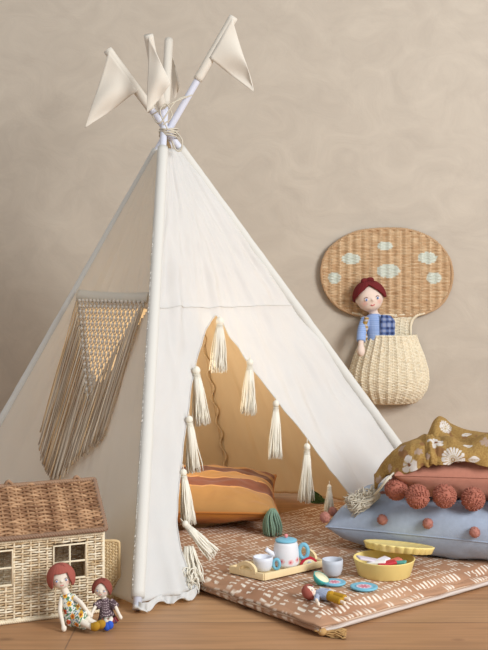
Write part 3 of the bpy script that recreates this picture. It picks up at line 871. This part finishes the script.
# ================================================================ DOLLS
def headframe(fwd, up):
    f = V(fwd).normalized(); u = V(up); u = (u-f*u.dot(f)).normalized(); r = f.cross(u)   # r = right as seen by doll's own... x axis
    return Matrix((r, -f, u)).transposed()   # columns: x, y(back), z
def hair_shell(root, c, r, H, mat, kind, name='hair'):
    b = MB(); g = []; n = 64
    for j in range(n):
        ph = 2*math.pi*j/n   # 0 = front
        a = abs((ph+math.pi) % (2*math.pi)-math.pi)   # angle from front
        if kind == 'bob':
            low = 62 if a < R(34) else (lerp(62, 122, min(1, (a-R(34))/R(14))) if a < R(60) else 128)
        elif kind == 'part':
            low = interp([0, R(22), R(50), R(75), R(180)], [38, 50, 92, 122, 128], a)
        else:
            sg = 1 if (ph % 6.2832) < math.pi else -1; aa = a*sg+R(14)*0; low = interp([R(-180), R(-95), R(-62), R(-25), R(4), R(30), R(62), R(90), R(180)], [120, 96, 96, 62, 36, 56, 78, 92, 120], aa)
        row = []
        for i in range(17):
            th = R(low)*i/16; rr = 1.10+.02*math.sin(ph*22)*min(1, i/8)
            if kind == 'bob': rr += .12*max(0, i/16-.4)*(1 if a > R(40) else .1)
            if kind == 'part': rr += .08*max(0, i/16-.5)*(1 if a > R(50) else 0)
            d = V((math.sin(th)*math.sin(ph)*r[0], -math.sin(th)*math.cos(ph)*r[1], math.cos(th)*r[2]))*rr
            row.append(c+H @ d)
        g.append(row)
    b.grid(g, closeu=True)
    if kind == 'short':
        for k in (-1, 1): b.tube(cr([c+H @ V((0, 0, r[2]*1.08)), c+H @ V((k*r[0]*.16, -r[1]*.1, r[2]*1.24)), c+H @ V((k*r[0]*.36, -r[1]*.15, r[2]*1.20))], 4), [r[0]*.05]*8+[r[0]*.02], n=6)
    return b.build(name, mat, root, solid=r[0]*.14, offs=1, merge=.0001)
def doll(name, label, root_loc, head, hr, H, torso, arms, legs, skin, hair, hkind, vox, armr, legr, fist=1.25, group='rag dolls', head_r=None):
    rt = thing(name, label, 'doll', root_loc, group)
    b = MB(); hr3 = V((hr, hr*.88, hr*1.05))
    b.ell(head, hr3, rot=H, nu=28, nv=20)
    b.ell(head+H @ V((0, -hr*.2, -hr*.35)), V((hr*.72, hr*.6, hr*.62)), rot=H, nu=24, nv=16)
    b.ell(head+H @ V((0, -hr*.90, -hr*.12)), hr*.11, nu=10, nv=8)
    for k in (-1, 1): b.ell(head+H @ V((k*hr*.98, 0, -hr*.1)), V((hr*.1, hr*.16, hr*.2)), rot=H, nu=10, nv=8)
    b.tube([head-H @ V((0, 0, hr*.6)), torso[0][0]], hr*.34, n=14)
    b.tube(cr([t[0] for t in torso], 6), [r for r in [interp([k for k in range(len(torso))], [t[1] for t in torso], i/6) for i in range((len(torso)-1)*6+1)]], n=20)
    b.ell(torso[-1][0], torso[-1][1], nu=18)
    for a_ in arms:
        k = (len(a_)-1)*5+1; b.tube(cr(a_, 5), [armr*lerp(1.15, .82, i/k) for i in range(k)], n=12)
        b.ell(a_[0], armr*1.2); d = (V(a_[-1])-V(a_[-2])).normalized()
        q = V((0, 0, 1)).rotation_difference(d).to_matrix()
        b.ell(V(a_[-1])+d*armr*.6, V((armr*fist*.85, armr*fist, armr*fist*1.25)), rot=q)
        b.ell(V(a_[-1])+d*armr*.2+q @ V((0, -armr*.0+armr*1.0, armr*.2)), V((armr*.38, armr*.5, armr*.6)), rot=q)
    for l_ in legs:
        k = (len(l_)-1)*5+1; b.tube(cr(l_, 5), [legr*lerp(1.15, .85, i/k) for i in range(k)], n=12)
    def sk(p):
        d = H.transposed() @ (p-head)
        for s in (-1, 1):
            q = V((d.x-s*hr*.55, 0, d.z+hr*.32)).length
            if d.y < 0 and q < hr*.26: return mix((226, 150, 140), skin, .45+q/(hr*.26)*.55)
        return skin
    bo = b.build('body', M['skin'], rt, rm=vox, sm=3, cfn=sk)
    def onhead(x, z):  # surface point
        y = -math.sqrt(max(.02, 1-(x/1.0)**2-(z/1.05)**2))*.90; return head+H @ V((x*hr, y*hr, z*hr))
    for s in (-1, 1):
        e = MB(); e.ell(onhead(s*.42, -.06), V((hr*.125, hr*.05, hr*.11)), rot=H, nu=14, nv=8); w = e.build('eye', M['eyew'], bo)
        e = MB(); e.ell(onhead(s*.42, -.06)-H @ V((0, hr*.05, 0)), V((hr*.075, hr*.03, hr*.085)), rot=H, nu=12, nv=8); e.build('iris', M['eye'], bo)
        e = MB(); e.tube(cr([onhead(s*.42+dx, dz)-H @ V((0, hr*.03, 0)) for dx, dz in ((-.13, .05), (0, .12), (.13, .05))], 4), hr*.022, n=5); e.build('eyelid', M['hair_dark'], bo)
    e = MB(); e.tube(cr([onhead(x, z)-H @ V((0, -hr*.0, 0)) for x, z in ((-.14, -.48), (0, -.55), (.14, -.48))], 5), hr*.045, n=6); e.build('mouth', M['mouth'], bo)
    hair_shell(rt, head, (hr, hr*.90, hr*1.05), H, M[hair], hkind)
    return rt, bo
def tubecloth(root, name, mat, parts, vox, cfn, ells=()):
    b = MB()
    for pts, rs in parts:
        k = (len(pts)-1)*6; b.tube(cr(pts, 6), [interp(list(range(len(rs))), rs, i/6) for i in range(k+1)], n=22)
    for c, r, q in ells: b.ell(c, r, rot=q)
    return b.build(name, mat, root, rm=vox, sm=2, cfn=cfn)
CL = (232, 222, 206)
# --- doll A : floral dress
Yd = 2.47
A_h = P(61, 577, 2.475); nk = P(66, 591, 2.475); hip = P(76, 616, 2.475)
Ha = headframe((.22, -1, -.06), (-.12, -.05, 1))
rtA, boA = doll('rag_doll', 'rag doll with red bob and flowery dress, seated against the wicker house', fl(76, 626), A_h, .0265, Ha,
    [(P(66, 593, 2.475), .008), (P(68, 599, 2.475), .013), (P(71, 607, 2.475), .015), (P(75, 616, 2.475), .0175)],
    [[P(61.5, 598, 2.47), P(60, 610, 2.455), P(62, 620, 2.445), P(63.5, 627, 2.44)], [P(75, 598, 2.465), P(81, 603, 2.455), P(85.5, 609, 2.45), P(88, 612.5, 2.45)]],
    [[P(73, 620, 2.47), P(80, 621.5, 2.44), P(88, 625.5, 2.425), P(93, 627.5, 2.42)], [P(78, 618, 2.47), P(85, 619, 2.45), P(94, 623, 2.44), P(99, 625, 2.435)]],
    CL, 'hair_red', 'bob', .0017, .0052, .0072)
def flor(p):
    a, c = p.x*1.0, p.z*1.0-p.y*.3
    for k in range(26):
        cx_ = -.455+(k % 5)*.021+((k//5) % 2)*.010; cz = .02+(k//5)*.0185
        fx, fz = p.x-cx_, p.z-cz+.004*math.sin(k*3); d = math.hypot(fx, fz)
        if d < .0028: return (170, 90, 40)
        if d < .0064*(.75+.25*abs(math.sin(2.5*math.atan2(fz, fx)))): return [(236, 180, 60), (240, 200, 90), (214, 80, 60), (236, 150, 50)][k % 4]
    n = nz(p.x*160, p.y*160, p.z*160)
    if n > .16: return (86, 130, 96)
    if n < -.30: return (120, 150, 170)
    return (232, 232, 220)
tubecloth(rtA, 'dress', M['cloth'], [([P(66.3, 594, 2.475), P(68, 600, 2.473), P(71, 608, 2.472), P(75, 616, 2.47)], [.0115, .0165, .0185, .023]),
    ([P(73, 616, 2.47), P(79, 618, 2.458), P(86, 620.5, 2.445)], [.021, .021, .022]), ([P(70, 617, 2.47), P(74, 621, 2.455)], [.018, .016])], .0016, flor,
    [(P(62.5, 597, 2.472), .0075, None), (P(73.5, 597, 2.468), .0075, None)])
for p_, d_ in ((P(94.5, 626.5, 2.42), V((.6, -.4, .5))), (P(100, 624.5, 2.432), V((.6, -.4, .4)))):
    b = MB(); b.ell(p_+V((.002, 0, .0)), V((.0105, .0105, .013)), rot=V((0, 0, 1)).rotation_difference(d_).to_matrix()); b.tube([p_-d_.normalized()*.001+V((-.006, 0, 0)), p_+V((-.001, 0, 0))], .009, n=12); b.build('shoe', M['mustard'], rtA)
# --- doll B : small, brown dotted dress
B_h = P(102, 588.5, 2.49); Hb = headframe((-.05, -1, -.05), (.06, 0, 1))
rtB, boB = doll('rag_doll', 'smaller rag doll with brown hair and dark dotted dress, seated right of the larger one', fl(106, 628), B_h, .0195, Hb,
    [(P(104, 598, 2.49), .006), (P(105, 603, 2.49), .010), (P(106, 610, 2.487), .012), (P(107, 617, 2.485), .015)],
    [[P(100, 603, 2.488), P(96, 606, 2.475), P(93, 611, 2.465), P(91.5, 614.5, 2.460)], [P(111, 602, 2.485), P(115, 606, 2.475), P(118, 612, 2.47), P(120, 616, 2.47)]],
    [[P(105, 618, 2.48), P(105.5, 620, 2.465), P(107, 623, 2.452), P(107.5, 626, 2.448)], [P(109, 618, 2.48), P(111, 619, 2.465), P(109.5, 622, 2.455), P(108.5, 625, 2.45)]],
    CL, 'hair_brown', 'part', .0015, .0042, .0052)
def dots(p):
    k = .0042; a, c = p.x/k, (p.z-p.y*.4)/k; return (190, 170, 170) if math.hypot(a-round(a), c-round(c)) < .22 else (88, 70, 76)
tubecloth(rtB, 'dress', M['cloth'], [([P(104, 598.5, 2.49), P(105, 603, 2.488), P(106, 610, 2.485), P(107, 617, 2.48)], [.009, .014, .0155, .021]),
    ([P(100.5, 602, 2.488), P(95.5, 607, 2.475)], [.008, .0095]), ([P(110.5, 601, 2.486), P(116, 607, 2.475)], [.008, .0095])], .0014, dots)
b = MB(); b.cur = lin((70, 60, 64)); pts = []
g = []
for i in range(41):
    a = 6.283*i/40; w_ = 1+.08*math.sin(a*9)
    g.append([P(107.5, 616.5, 2.478)+V((.020*math.cos(a), .016*math.sin(a), 0)), P(108, 621.5, 2.474)+V((.024*w_*math.cos(a), .022*w_*math.sin(a), 0))])
b.grid(g); o = b.build('skirt', M['cloth'], rtB, solid=.002, cfn=lambda p: [(70, 60, 64), (180, 60, 60), (90, 120, 90), (60, 50, 60)][int(abs(nz(p.x*150, p.y*150, p.z*150))*9) % 4])
for p_ in (P(107, 627, 2.44), P(110, 625.5, 2.442)):
    b = MB(); b.ell(p_+V((0, 0, .001)), V((.0085, .008, .010))); b.build('shoe', M['shoe_blue'], rtB)
# --- doll C : in the mushroom basket
Yc = YM-.047
C_h = P(369.5, 297.5, Yc-.02); Hc = headframe((.10, -1, -.05), (-.16, 0, 1))
rtC, boC = doll('rag_doll', 'rag doll with dark red hair and blue shirt, tucked into the mushroom basket', P(375, 370, Yc), C_h, .056, Hc,
    [(P(374, 314, Yc), .020), (P(375, 320, Yc), .034), (P(376, 332, Yc), .036), (P(376, 348, Yc), .036)],
    [[P(365.5, 320, Yc-.02), P(362, 330, Yc-.045), P(361, 341, Yc-.07), P(361, 349, Yc-.08)], [P(384, 321, Yc), P(386.5, 330, Yc), P(386, 342, Yc)]],
    [[P(372, 350, Yc), P(372, 368, Yc), P(372, 384, Yc)], [P(380, 350, Yc), P(381, 368, Yc), P(381, 384, Yc)]], (236, 214, 198), 'hair_dark', 'short', .0035, .0125, .014, fist=1.55, group='rag dolls')
def stripe(p): return (160, 184, 226) if int(p.z*260) % 2 else (140, 166, 214)
tubecloth(rtC, 'shirt', M['cloth'], [([P(373.5, 315, Yc), P(374, 320, Yc-.004), P(375.5, 333, Yc-.004), P(376, 346, Yc)], [.026, .040, .042, .040]),
    ([P(365.5, 319, Yc-.018), P(362, 330, Yc-.045), P(361, 341.5, Yc-.07)], [.019, .019, .0185])], .0032, stripe)
def plaid(p):
    a = int(p.x*90) % 2; c = int(p.z*90) % 2; return [(44, 56, 96), (92, 112, 160), (150, 160, 190)][a+c]
b = MB(); g = []
for i in range(25):
    v = i/24; row = []
    for j in range(17):
        u = j/16; a = lerp(R(-15), R(105), u); r_ = .048+.004*math.sin(u*3)
        xw = interp([0, .25, 1], [.75, 1.05, 1.0], v)
        c_ = P(381.5-v*.5, lerp(314.5, 345, v), Yc); row.append(c_+V((math.sin(a)*r_*xw+.002, -math.cos(a)*.047, (-.012*math.sin(math.pi*.5*u)**3 if v < .1 else 0))))
    g.append(row)
b.grid(g); b.build('vest', M['cloth'], rtC, solid=.004, cfn=plaid)
b = MB(); g = []
for i in range(25):
    v = i/24; c_ = P(366.5-v*1.5, lerp(317, 340, v), Yc-.052); g.append([c_+V((-.010+.003*math.sin(v*16), .004, 0)), c_+V((0, -.004, 0)), c_+V((.007+.003*math.sin(v*16), .002, 0))])
b.grid(g); b.build('vest_trim', M['cloth'], rtC, solid=.003, cfn=lambda p: (196, 190, 190) if int(p.z*120) % 2 else (176, 140, 70))
# --- doll D : tiny, lying on the mat
zc = MZ+.012
def gm(x, y, z=.0): return fl(x, y, MZ+.0095+z)
D_h = gm(309.5, 592, .004); Hd = headframe((.5, -.35, .8), (-.9, -.1, .35))
rtD, boD = doll('rag_doll', 'tiny rag doll in blue shirt and mustard trousers, lying flat on the mat', fl(325, 596, MZ), D_h, .0155, Hd,
    [(gm(315, 593), .005), (gm(318, 593.5), .0085), (gm(323, 594.5), .010), (gm(329, 595.5), .011)],
    [[gm(317, 596), gm(316.5, 600, .0), gm(318, 603.5, -.003)], [gm(319, 590.5), gm(325, 590.5), gm(331, 592)]],
    [[gm(330, 597.5), gm(337, 600), gm(345, 603)], [gm(331, 594.5), gm(340, 597), gm(350, 600)]],
    (236, 218, 198), 'hair_red', 'part', .0013, .0042, .0045)
tubecloth(rtD, 'shirt', M['cloth'], [([gm(315.5, 593.2), gm(318, 593.6), gm(323, 594.6), gm(328.5, 595.6)], [.007, .0105, .0125, .0128]),
    ([gm(317, 595.8), gm(316.6, 600)], [.0062, .0065]), ([gm(319, 590.6), gm(325, 590.6), gm(330, 591.8)], [.006, .0062, .006])], .0013, lambda p: (150, 162, 186) if int((p.x+p.y)*500) % 2 else (168, 178, 198))
tubecloth(rtD, 'trousers', M['cloth'], [([gm(328.5, 595.6), gm(332, 596.3)], [.0122, .0128]), ([gm(330, 597.5), gm(336, 599.6), gm(341.5, 601.5)], [.0085, .009, .009]), ([gm(331, 594.6), gm(338, 596.5), gm(345, 598.5)], [.0085, .009, .009])], .0013, lambda p: (176, 134, 34))
# ================================================================ WICKER HOUSE
hA = V((-.351, 2.588, 0)); hd = V((-.918, -.396, 0)).normalized(); hn = V((-.396, .918, 0)).normalized()   # hd runs left along the front
HL, HD, HH, RH = .52, .20, .205, .105
ho = thing('wicker_dollhouse', 'natural wicker toy house with brown woven roof, standing on the floor at far left', 'dollhouse', hA+hd*.26+hn*.11)
LW = (236, 222, 192)
def hcol(u, v): return mix((242, 230, 204), (190, 160, 118), .38+.8*nz(u*14, v*47, 1)+.6*nz(u*60, v*40, 1))
win = [(.045, .125), (.225, .305), (.405, .485)]; wz = (.095, .178)
def wkeep(u, v):
    x = u*HL; z = v*HH
    return not any(a < x < c and wz[0] < z < wz[1] for a, c in win)
b = MB(); weave(b, lambda u, v: (hA+hd*(u*HL)+V((0, 0, v*HH+.002)), -hn), None, 33, 26, .00255, .0030, .0024, hcol, keep=wkeep)
b.build('front_wall', M['wicker'], ho)
b = MB(); weave(b, lambda u, v: (hA+hn*HD+hd*(u*HL)+V((0, 0, v*HH+.002)), hn), None, 40, 30, .0026, .0026, .0016, hcol)
b.build('rear_wall', M['wicker'], ho)
def gable(o_, nn, kp=None):
    def S(u, v):
        zt = HH+RH*(1-abs(u-.5)*2)*1.0; return (o_+hn*(u*HD)+V((0, 0, .002+v*(zt-.01))), nn)
    b = MB(); weave(b, S, None, 54, 20, .0024, .0026, .0016, hcol, keep=kp); b.build('gable_wall', M['wicker'], ho)
gable(hA, -hd, lambda u, v: not (.25 < u < .75 and v < .50)); gable(hA+hd*HL, hd)
# window frames
for a, c in win:
    b = MB(); b.col(LW)
    def hp(x, z, o=.004): return hA+hd*x+V((0, 0, z))-hn*o
    b.tube([hp(a, wz[0]), hp(a, wz[1]), hp(c, wz[1]), hp(c, wz[0]), hp(a, wz[0])], .0032, n=7)
    b.tube([hp((a+c)/2, wz[0]), hp((a+c)/2, wz[1])], .0026, n=6); b.tube([hp(a, sum(wz)/2), hp(c, sum(wz)/2)], .0026, n=6)
    b.build('window_frame', M['wicker'], ho)
b = MB()
for p in (hA, hA+hd*HL, hA+hn*HD, hA+hn*HD+hd*HL):
    b.col(LW); b.tube([p+V((0, 0, .003)), p+V((0, 0, HH))], .0045, n=8)
braid(b, dense([hA+V((0, 0, .006)), hA+hd*HL+V((0, 0, .006))], .003), .0055, LW, .016)
braid(b, dense([hA-hn*.003+V((0, 0, HH-.006)), hA+hd*HL-hn*.003+V((0, 0, HH-.006))], .003), .0045, LW, .014)
braid(b, dense([hA+V((0, 0, .006)), hA+hn*HD+V((0, 0, .006))], .003), .0055, LW, .016)
b.build('frame', M['wicker'], ho)
# roof
RB = (156, 104, 66)
def rcol(u, v): return mix((196, 156, 118), (126, 88, 60), .45+.8*nz(u*9, v*38, 5)+.5*nz(u*40, v*50, 2)+.18*math.sin(u*60))
roof = MB(); ov = .014
ridge = hn*(HD/2)+V((0, 0, HH+RH+.004))
def Sr(sgn):
    e0 = (hn*(-ov) if sgn > 0 else hn*(HD+ov))+V((0, 0, HH-.010+.014)); 
    def S(u, v): 
        p = hA+hd*(-.004+u*(HL+.008))+lerp(e0, ridge, v); nn = (V((0, 0, 1))*HD/2+(-hn if sgn > 0 else hn)*RH).normalized(); return p+nn*.002*math.cos(u*60), nn
    return S
for sg in (1, -1): weave(roof, Sr(sg), None, 27, 26, .0031, .0036, .0030, rcol)
rf = roof.build('roof', M['wicker'], ho)
b = MB()
for sg in (1, -1):
    S_ = Sr(sg)
    for u in (0, 1): braid(b, dense([S_(u, 0)[0], S_(u, 1)[0]], .003), .0062, (144, 114, 92), .02)
    braid(b, dense([S_(0, 0)[0], S_(1, 0)[0]], .003), .0058, (144, 114, 92), .02)
braid(b, dense([Sr(1)(0, 1)[0], Sr(1)(1, 1)[0]], .003), .006, (156, 124, 98), .018)
for x in (.045, .215, .40):
    p = Sr(1)(x/HL, 1)[0]; b.col((160, 126, 98)); b.tube(cr([p+hd*.010, p+V((0, -.006, .012)), p-hd*.010], 5), .004, n=6)
b.build('roof_braid', M['wicker'], rf)
# open side door
dA = hA+hn*(.055)-hd*.004; dB = V((-.3245, 2.70, 0)); dA = V((-.398, 2.69, 0))-hd*.006
b = MB(); dd = (dB-dA); dn = V((dd.y, -dd.x, 0)).normalized()
weave(b, lambda u, v: (dA+dd*u+V((0, 0, .004+v*.146)), dn), None, 34, 9, .0023, .0024, .0014, lambda u, v: mix((222, 200, 160), (196, 164, 116), .4+nz(u*20, v*30)))
dr_ = b.build('door', M['wicker'], ho)
b = MB(); b.col((214, 186, 140)); q_ = [dA+V((0, 0, .004)), dA+V((0, 0, .150))]
b.tube(cr([dA+V((0, 0, .004)), dA+V((0, 0, .08)), dA+V((0, 0, .149)), dA+dd*.5+V((0, 0, .152)), dA+dd*.93+V((0, 0, .150)), dB+V((0, 0, .138)), dB+V((0, 0, .08)), dB+V((0, 0, .004)), dA+V((0, 0, .004))], 6), .0042, n=7)
b.build('door_frame', M['wicker'], dr_)
# ================================================================ TEA SET AND TOYS
T1, T2, T3 = fl(230, 573, MZ), fl(264, 581, MZ), fl(324, 567, MZ); T4 = T1+T3-T2
tr = thing('toy_tray', 'pale wooden toy tray with two arched handles, carrying the toy teapot', 'tray', (T1+T3)/2)
b = MB(); zz = V((0, 0, 1)); b.extr([T1+zz*.001, T2+zz*.001, T3+zz*.001, T4+zz*.001], zz*.004); b.build('tray_base', M['wood_toy'], tr, smooth=False)
def rail(a, c, h=.018, w=.006):
    d = (c-a).normalized(); n = V((-d.y, d.x, 0)); b = MB(); ctr = (a+c)/2+zz*(h/2+.001)
    rot = Matrix((d, n, zz)).transposed(); b.box(ctr, ((c-a).length, w, h), rot=rot, bev=.0012); return b.build('tray_rail', M['wood_toy'], tr)
for a, c in ((T1, T2), (T2, T3), (T3, T4), (T4, T1)): rail(a, c)
for a, c in ((T1, T2), (T4, T3)):
    d = (c-a).normalized(); n = V((-d.y, d.x, 0)); m_ = (a+c)/2+zz*.014; inn = []; out = []
    for k in range(19):
        q = math.pi*k/18; out.append(m_+d*(.033*math.cos(q))+zz*(.027*math.sin(q)**.8)); inn.append(m_+d*(.022*math.cos(q))+zz*(.017*math.sin(q)**.8))
    b = MB(); w = n*.0045; g = []
    for o_, i_ in zip(out, inn): g.append([o_-w, o_+w, i_+w, i_-w])
    b.grid(g, closev=True); b.build('tray_handle', M['wood_toy'], tr, smooth=False)
TZ = MZ+.0055
tpC = fl(286, 566, TZ); tpC.z = TZ
pot = thing('toy_teapot', 'white toy teapot with blue lid and blue handle, on the wooden tray', 'toy teapot', tpC)
def potcol(a, z, r):
    for aa, zz_ in ((-1.95, .020), (-1.25, .018), (-.6, .022), (-2.6, .02), (.4, .02), (1.5, .02), (2.6, .02)):
        d = math.hypot(((a-2*math.pi if a > math.pi else a)-aa)*.035, z-zz_)
        if d < .0035: return (206, 100, 110)
        if d < .0075: return (232, 186, 186)
    return (224, 222, 224)
b = MB(); prof = [(0.0, .0005), (.026, .0005), (.031, .004)]+[(.0365*math.cos((z-.024)/.075)**1.0-.0008, z) for z in [.008+.002*k for k in range(28)]]+[(.0285, .066), (.0265, .067), (0, .067)]
b.lathe(tpC, prof, n=72, cfn=potcol); b.build('pot_body', M['white_toy'], pot)
b = MB(); b.lathe(tpC+zz*.0675, [(0, 0), (.0285, 0), (.030, .002), (.0295, .004), (.024, .0065), (.012, .009), (0, .0095)], n=48); lid = b.build('lid', M['blue_toy'], pot)
b = MB(); b.lathe(tpC+zz*.0765, [(0, 0), (.004, 0), (.004, .002), (.0058, .006), (.0045, .0095), (0, .0105)], n=20); b.build('knob', M['pink_toy'], lid)
b = MB(); b.col((226, 226, 232)); b.tube(cr([tpC+V((-.024, -.010, .026)), tpC+V((-.038, -.013, .036)), tpC+V((-.055, -.016, .050))], 6), [.008]*3+[.0072]*5+[.006]*5, n=16); b.build('spout', M['white_toy'], pot)
def ringhandle(parent, c, rx, rz, th, w, mat, ax=V((1, 0, 0)), name='handle'):
    b = MB(); n = V((-ax.y, ax.x, 0)); g = []
    for k in range(33):
        q = 2*math.pi*k/32; d = ax*math.cos(q); row = []
        for (dr, dw) in ((-th, -w), (th*.2, -w*1.05), (th, -w*.6), (th, w*.6), (th*.2, w*1.05), (-th, w)):
            row.append(c+ax*(math.cos(q)*(rx+dr))+zz*(math.sin(q)*(rz+dr))+n*dw)
        g.append(row)
    b.grid(g, closev=True); return b.build(name, M[mat], parent, merge=.0001)
ringhandle(pot, tpC+V((.0475, -.004, .041)), .0115, .0185, .005, .0055, 'blue_toy', V((.96, -.1, 0)).normalized())
def cup(name, label, c, r, h, mat, hdir, group='toy teacups'):
    t = thing(name, label, 'toy cup', c, group); b = MB(); b.cur = lin((218, 220, 228))
    b.lathe(c, [(0, .0006), (r*.62, .0006), (r*.8, h*.12), (r*.95, h*.4), (r, h*.75), (r, h), (r*.94, h*1.01), (r*.88, h*.97), (r*.84, h*.4), (r*.6, h*.16), (0, h*.14)], n=48)
    b.build('cup_body', M[mat], t)
    if hdir: 
        a = V(hdir).normalized(); ringhandle(t, c+a*(r+.0095)+zz*h*.5, .0085, h*.34, .0038, .004, 'blue_toy', a)
    return t
cup('toy_teacup', 'white toy teacup with a blue handle, on the wooden tray', fl(263, 570.5, TZ), .0265, .037, 'white_toy', (1, -.15, 0))
cup('toy_teacup', 'grey toy teacup standing on the mat between tray and yellow tin', fl(332.5, 575.5, MZ), .0275, .043, 'grey_toy', (.5, .8, 0))
# half biscuit on the tray
cb = fl(309, 566.5, TZ); 
bi = thing('toy_biscuit', 'half round red rimmed wooden biscuit, standing on the tray beside the teapot', 'toy biscuit', cb)
ax = V((.98, .15, 0)).normalized(); nb = V((-ax.y, ax.x, 0))
def halfdisc(b, r, th, o):
    pts = [cb+zz*.001+ax*(r*math.cos(math.pi*k/20))+zz*(r*math.sin(math.pi*k/20))*1.0-nb*o for k in range(21)]; b.extr(pts, nb*th)
b = MB(); halfdisc(b, .0255, .009, .0045); b.build('biscuit_rim', M['red_toy'], bi, smooth=False)
b = MB(); halfdisc(b, .0195, .0108, .0054); b.build('biscuit_filling', M['cream_toy'], bi, smooth=False)
b = MB(); b.ell(cb+zz*.009-nb*.0055, V((.007, .003, .007))); b.build('biscuit_centre', M['grey_toy'], bi)
# teal wedge
cw = fl(320.5, 585, MZ)+V((0, .008, .012))
wd = thing('toy_fruit_half', 'small teal rounded wooden half with cream face, beside the grey cup', 'toy food', cw-V((0, 0, .012)))
q = Matrix.Rotation(R(28), 3, 'Y') @ Matrix.Rotation(R(14), 3, 'X')
b = MB(); b.lathe(cw, [(0, -.0125), (.008, -.0115), (.015, -.007), (.020, .0), (.0225, .0075), (.021, .0082)], n=36, axis=q @ V((0, 0, 1)))
b.build('rind', M['teal_toy'], wd, solid=.001)
b = MB(); b.lathe(cw, [(0, .0085), (.0205, .0082), (.0205, .006), (0, .005)], n=36, axis=q @ V((0, 0, 1))); b.build('flesh', M['cream_toy'], wd)
# saucers
def saucer(c, r, label):
    t = thing('toy_saucer', label, 'toy saucer', c, 'toy saucers')
    b = MB(); b.lathe(c, [(0, .0005), (r*.8, .0005), (r, .004), (r, .0075), (r*.93, .0085), (r*.75, .0065), (0, .006)], n=48); p = b.build('plate', M['blue_toy'], t)
    def cf(a, z, rr): return (206, 120, 140) if rr < r*.22 or (abs(math.sin(a*4)) > .6 and rr < r*.5) else ((224, 208, 214) if rr < r*.56 else (130, 180, 204))
    b = MB(); b.lathe(c+zz*.0063, [(r*x, .0008) for x in (0, .1, .2, .3, .4, .5, .58, .64)]+[(r*.64, 0)], n=64, cfn=cf); b.build('printed_flower', M['plain'], p)
saucer(fl(334, 584.6, MZ), .030, 'round blue toy saucer with pink centre, lying just in front of the grey cup')
saucer(fl(364, 589, MZ), .0345, 'round blue toy saucer with pink centre, nearest the front, before the yellow tin')
# yellow box + lid
cy = fl(384, 583, MZ); cy = V((.369, 2.742, MZ))
yb = thing('yellow_tin', 'round yellow toy tin full of wooden pieces, open beside the blue cushion', 'toy tin', cy)
b = MB(); b.lathe(cy, [(0, .0006), (.066, .0006), (.069, .003), (.0805, .043), (.0815, .0445), (.080, .046), (.078, .044), (.067, .005), (0, .004)], n=72); b.build('tin_body', M['yellow_toy'], yb)
cl_ = V((.420, 2.822, .1035)); axl = V((.09, .15, 1)).normalized()
ld = thing('scalloped_lid', 'yellow scalloped tin lid, propped on the rim of its open tin', 'lid', cl_-V((0, 0, .01)))
b = MB(); b.lathe(cl_, [(0, -.008), (.082, -.008), (.085, -.007), (.0895, .006), (.0915, .0085), (.090, .0105), (.088, .011), (.084, .008), (0, .007)], n=240, axis=axl, fn=lambda a, z: 1+.055*abs(math.sin(a*12))*(1 if z > -.0085 else 0))
b.build('lid_body', M['yellow_toy'], ld)
rnd = random.Random(4)
piece_spec = [((.325, 2.722), (.060, .026, .006), (206, 196, 206), 20, 'flat lilac toy biscuit leaning on the left rim of the yellow tin'),
 ((.345, 2.712), (.050, .020, .007), (236, 232, 226), -15, 'flat white toy biscuit at the front left of the yellow tin'),
 ((.372, 2.702), (.048, .020, .007), (190, 50, 60), 12, 'flat red toy biscuit at the front of the yellow tin'),
 ((.362, 2.735), (.046, .022, .006), (228, 226, 236), 38, 'flat pale toy biscuit in the middle of the yellow tin'),
 ((.403, 2.712), (.040, .018, .006), (90, 160, 150), -25, 'flat teal toy biscuit at the right of the yellow tin'),
 ((.395, 2.730), (.040, .020, .006), (214, 120, 100), 30, 'flat orange toy biscuit under the lid of the yellow tin')]
for k, (xy, d, c_, ang, lb) in enumerate(piece_spec):
    b = MB(); b.col(c_); z0 = cy.z+(.040 if k != 0 else .046)
    rot = Matrix.Rotation(R(ang), 3, 'Z') @ Matrix.Rotation(R(-8 if k else 14), 3, 'Y') @ Matrix.Rotation(R(6), 3, 'X')
    b.box((xy[0], xy[1], z0), d, rot=rot, bev=.002); o = b.build('toy_biscuit', M['plain']); tag(o, lb, 'toy biscuit', 'wooden pieces in the yellow tin')
b = MB(); b.col((222, 190, 150))
# ================================================================ LIGHT + CAMERA
def area(name, loc, target, size, power, colr, sy=None):
    l = bpy.data.lights.new(name, 'AREA'); l.energy = power; l.color = colr; l.size = size
    if sy: l.shape = 'RECTANGLE'; l.size_y = sy
    o = bpy.data.objects.new(name, l); col.objects.link(o); o.location = loc
    o.rotation_euler = (V(target)-V(loc)).to_track_quat('-Z', 'Y').to_euler(); return o
area('window_light', (3.1, -.1, 2.3), (0, 3.5, .4), 1.5, 208, (.96, .98, 1.0), 1.8)
area('tent_fill', (-.32, 3.24, .50), (.12, 4.1, .50), .20, 2.7, (1.0, .86, .66))  # added warm fill, unseen behind the side panel, brightens the tent interior
wd_ = bpy.data.worlds.new('world'); bpy.context.scene.world = wd_; wd_.use_nodes = True
bg = wd_.node_tree.nodes['Background']; bg.inputs[0].default_value = (.97, .98, 1.0, 1); bg.inputs[1].default_value = .60
cam = bpy.data.cameras.new('camera'); co = bpy.data.objects.new('camera', cam); col.objects.link(co)
co.location = (0, 0, CH); co.rotation_euler = (R(90), 0, 0)
cam.sensor_fit = 'VERTICAL'; cam.sensor_height = 24; cam.lens = 24*F_/650; cam.shift_y = -(325-HOR)/650
sc_ = bpy.context.scene; sc_.camera = co
vs = sc_.view_settings; vs.view_transform = 'Standard'; vs.look = 'None'; vs.gamma = 1; vs.use_curve_mapping = False; vs.exposure = 0
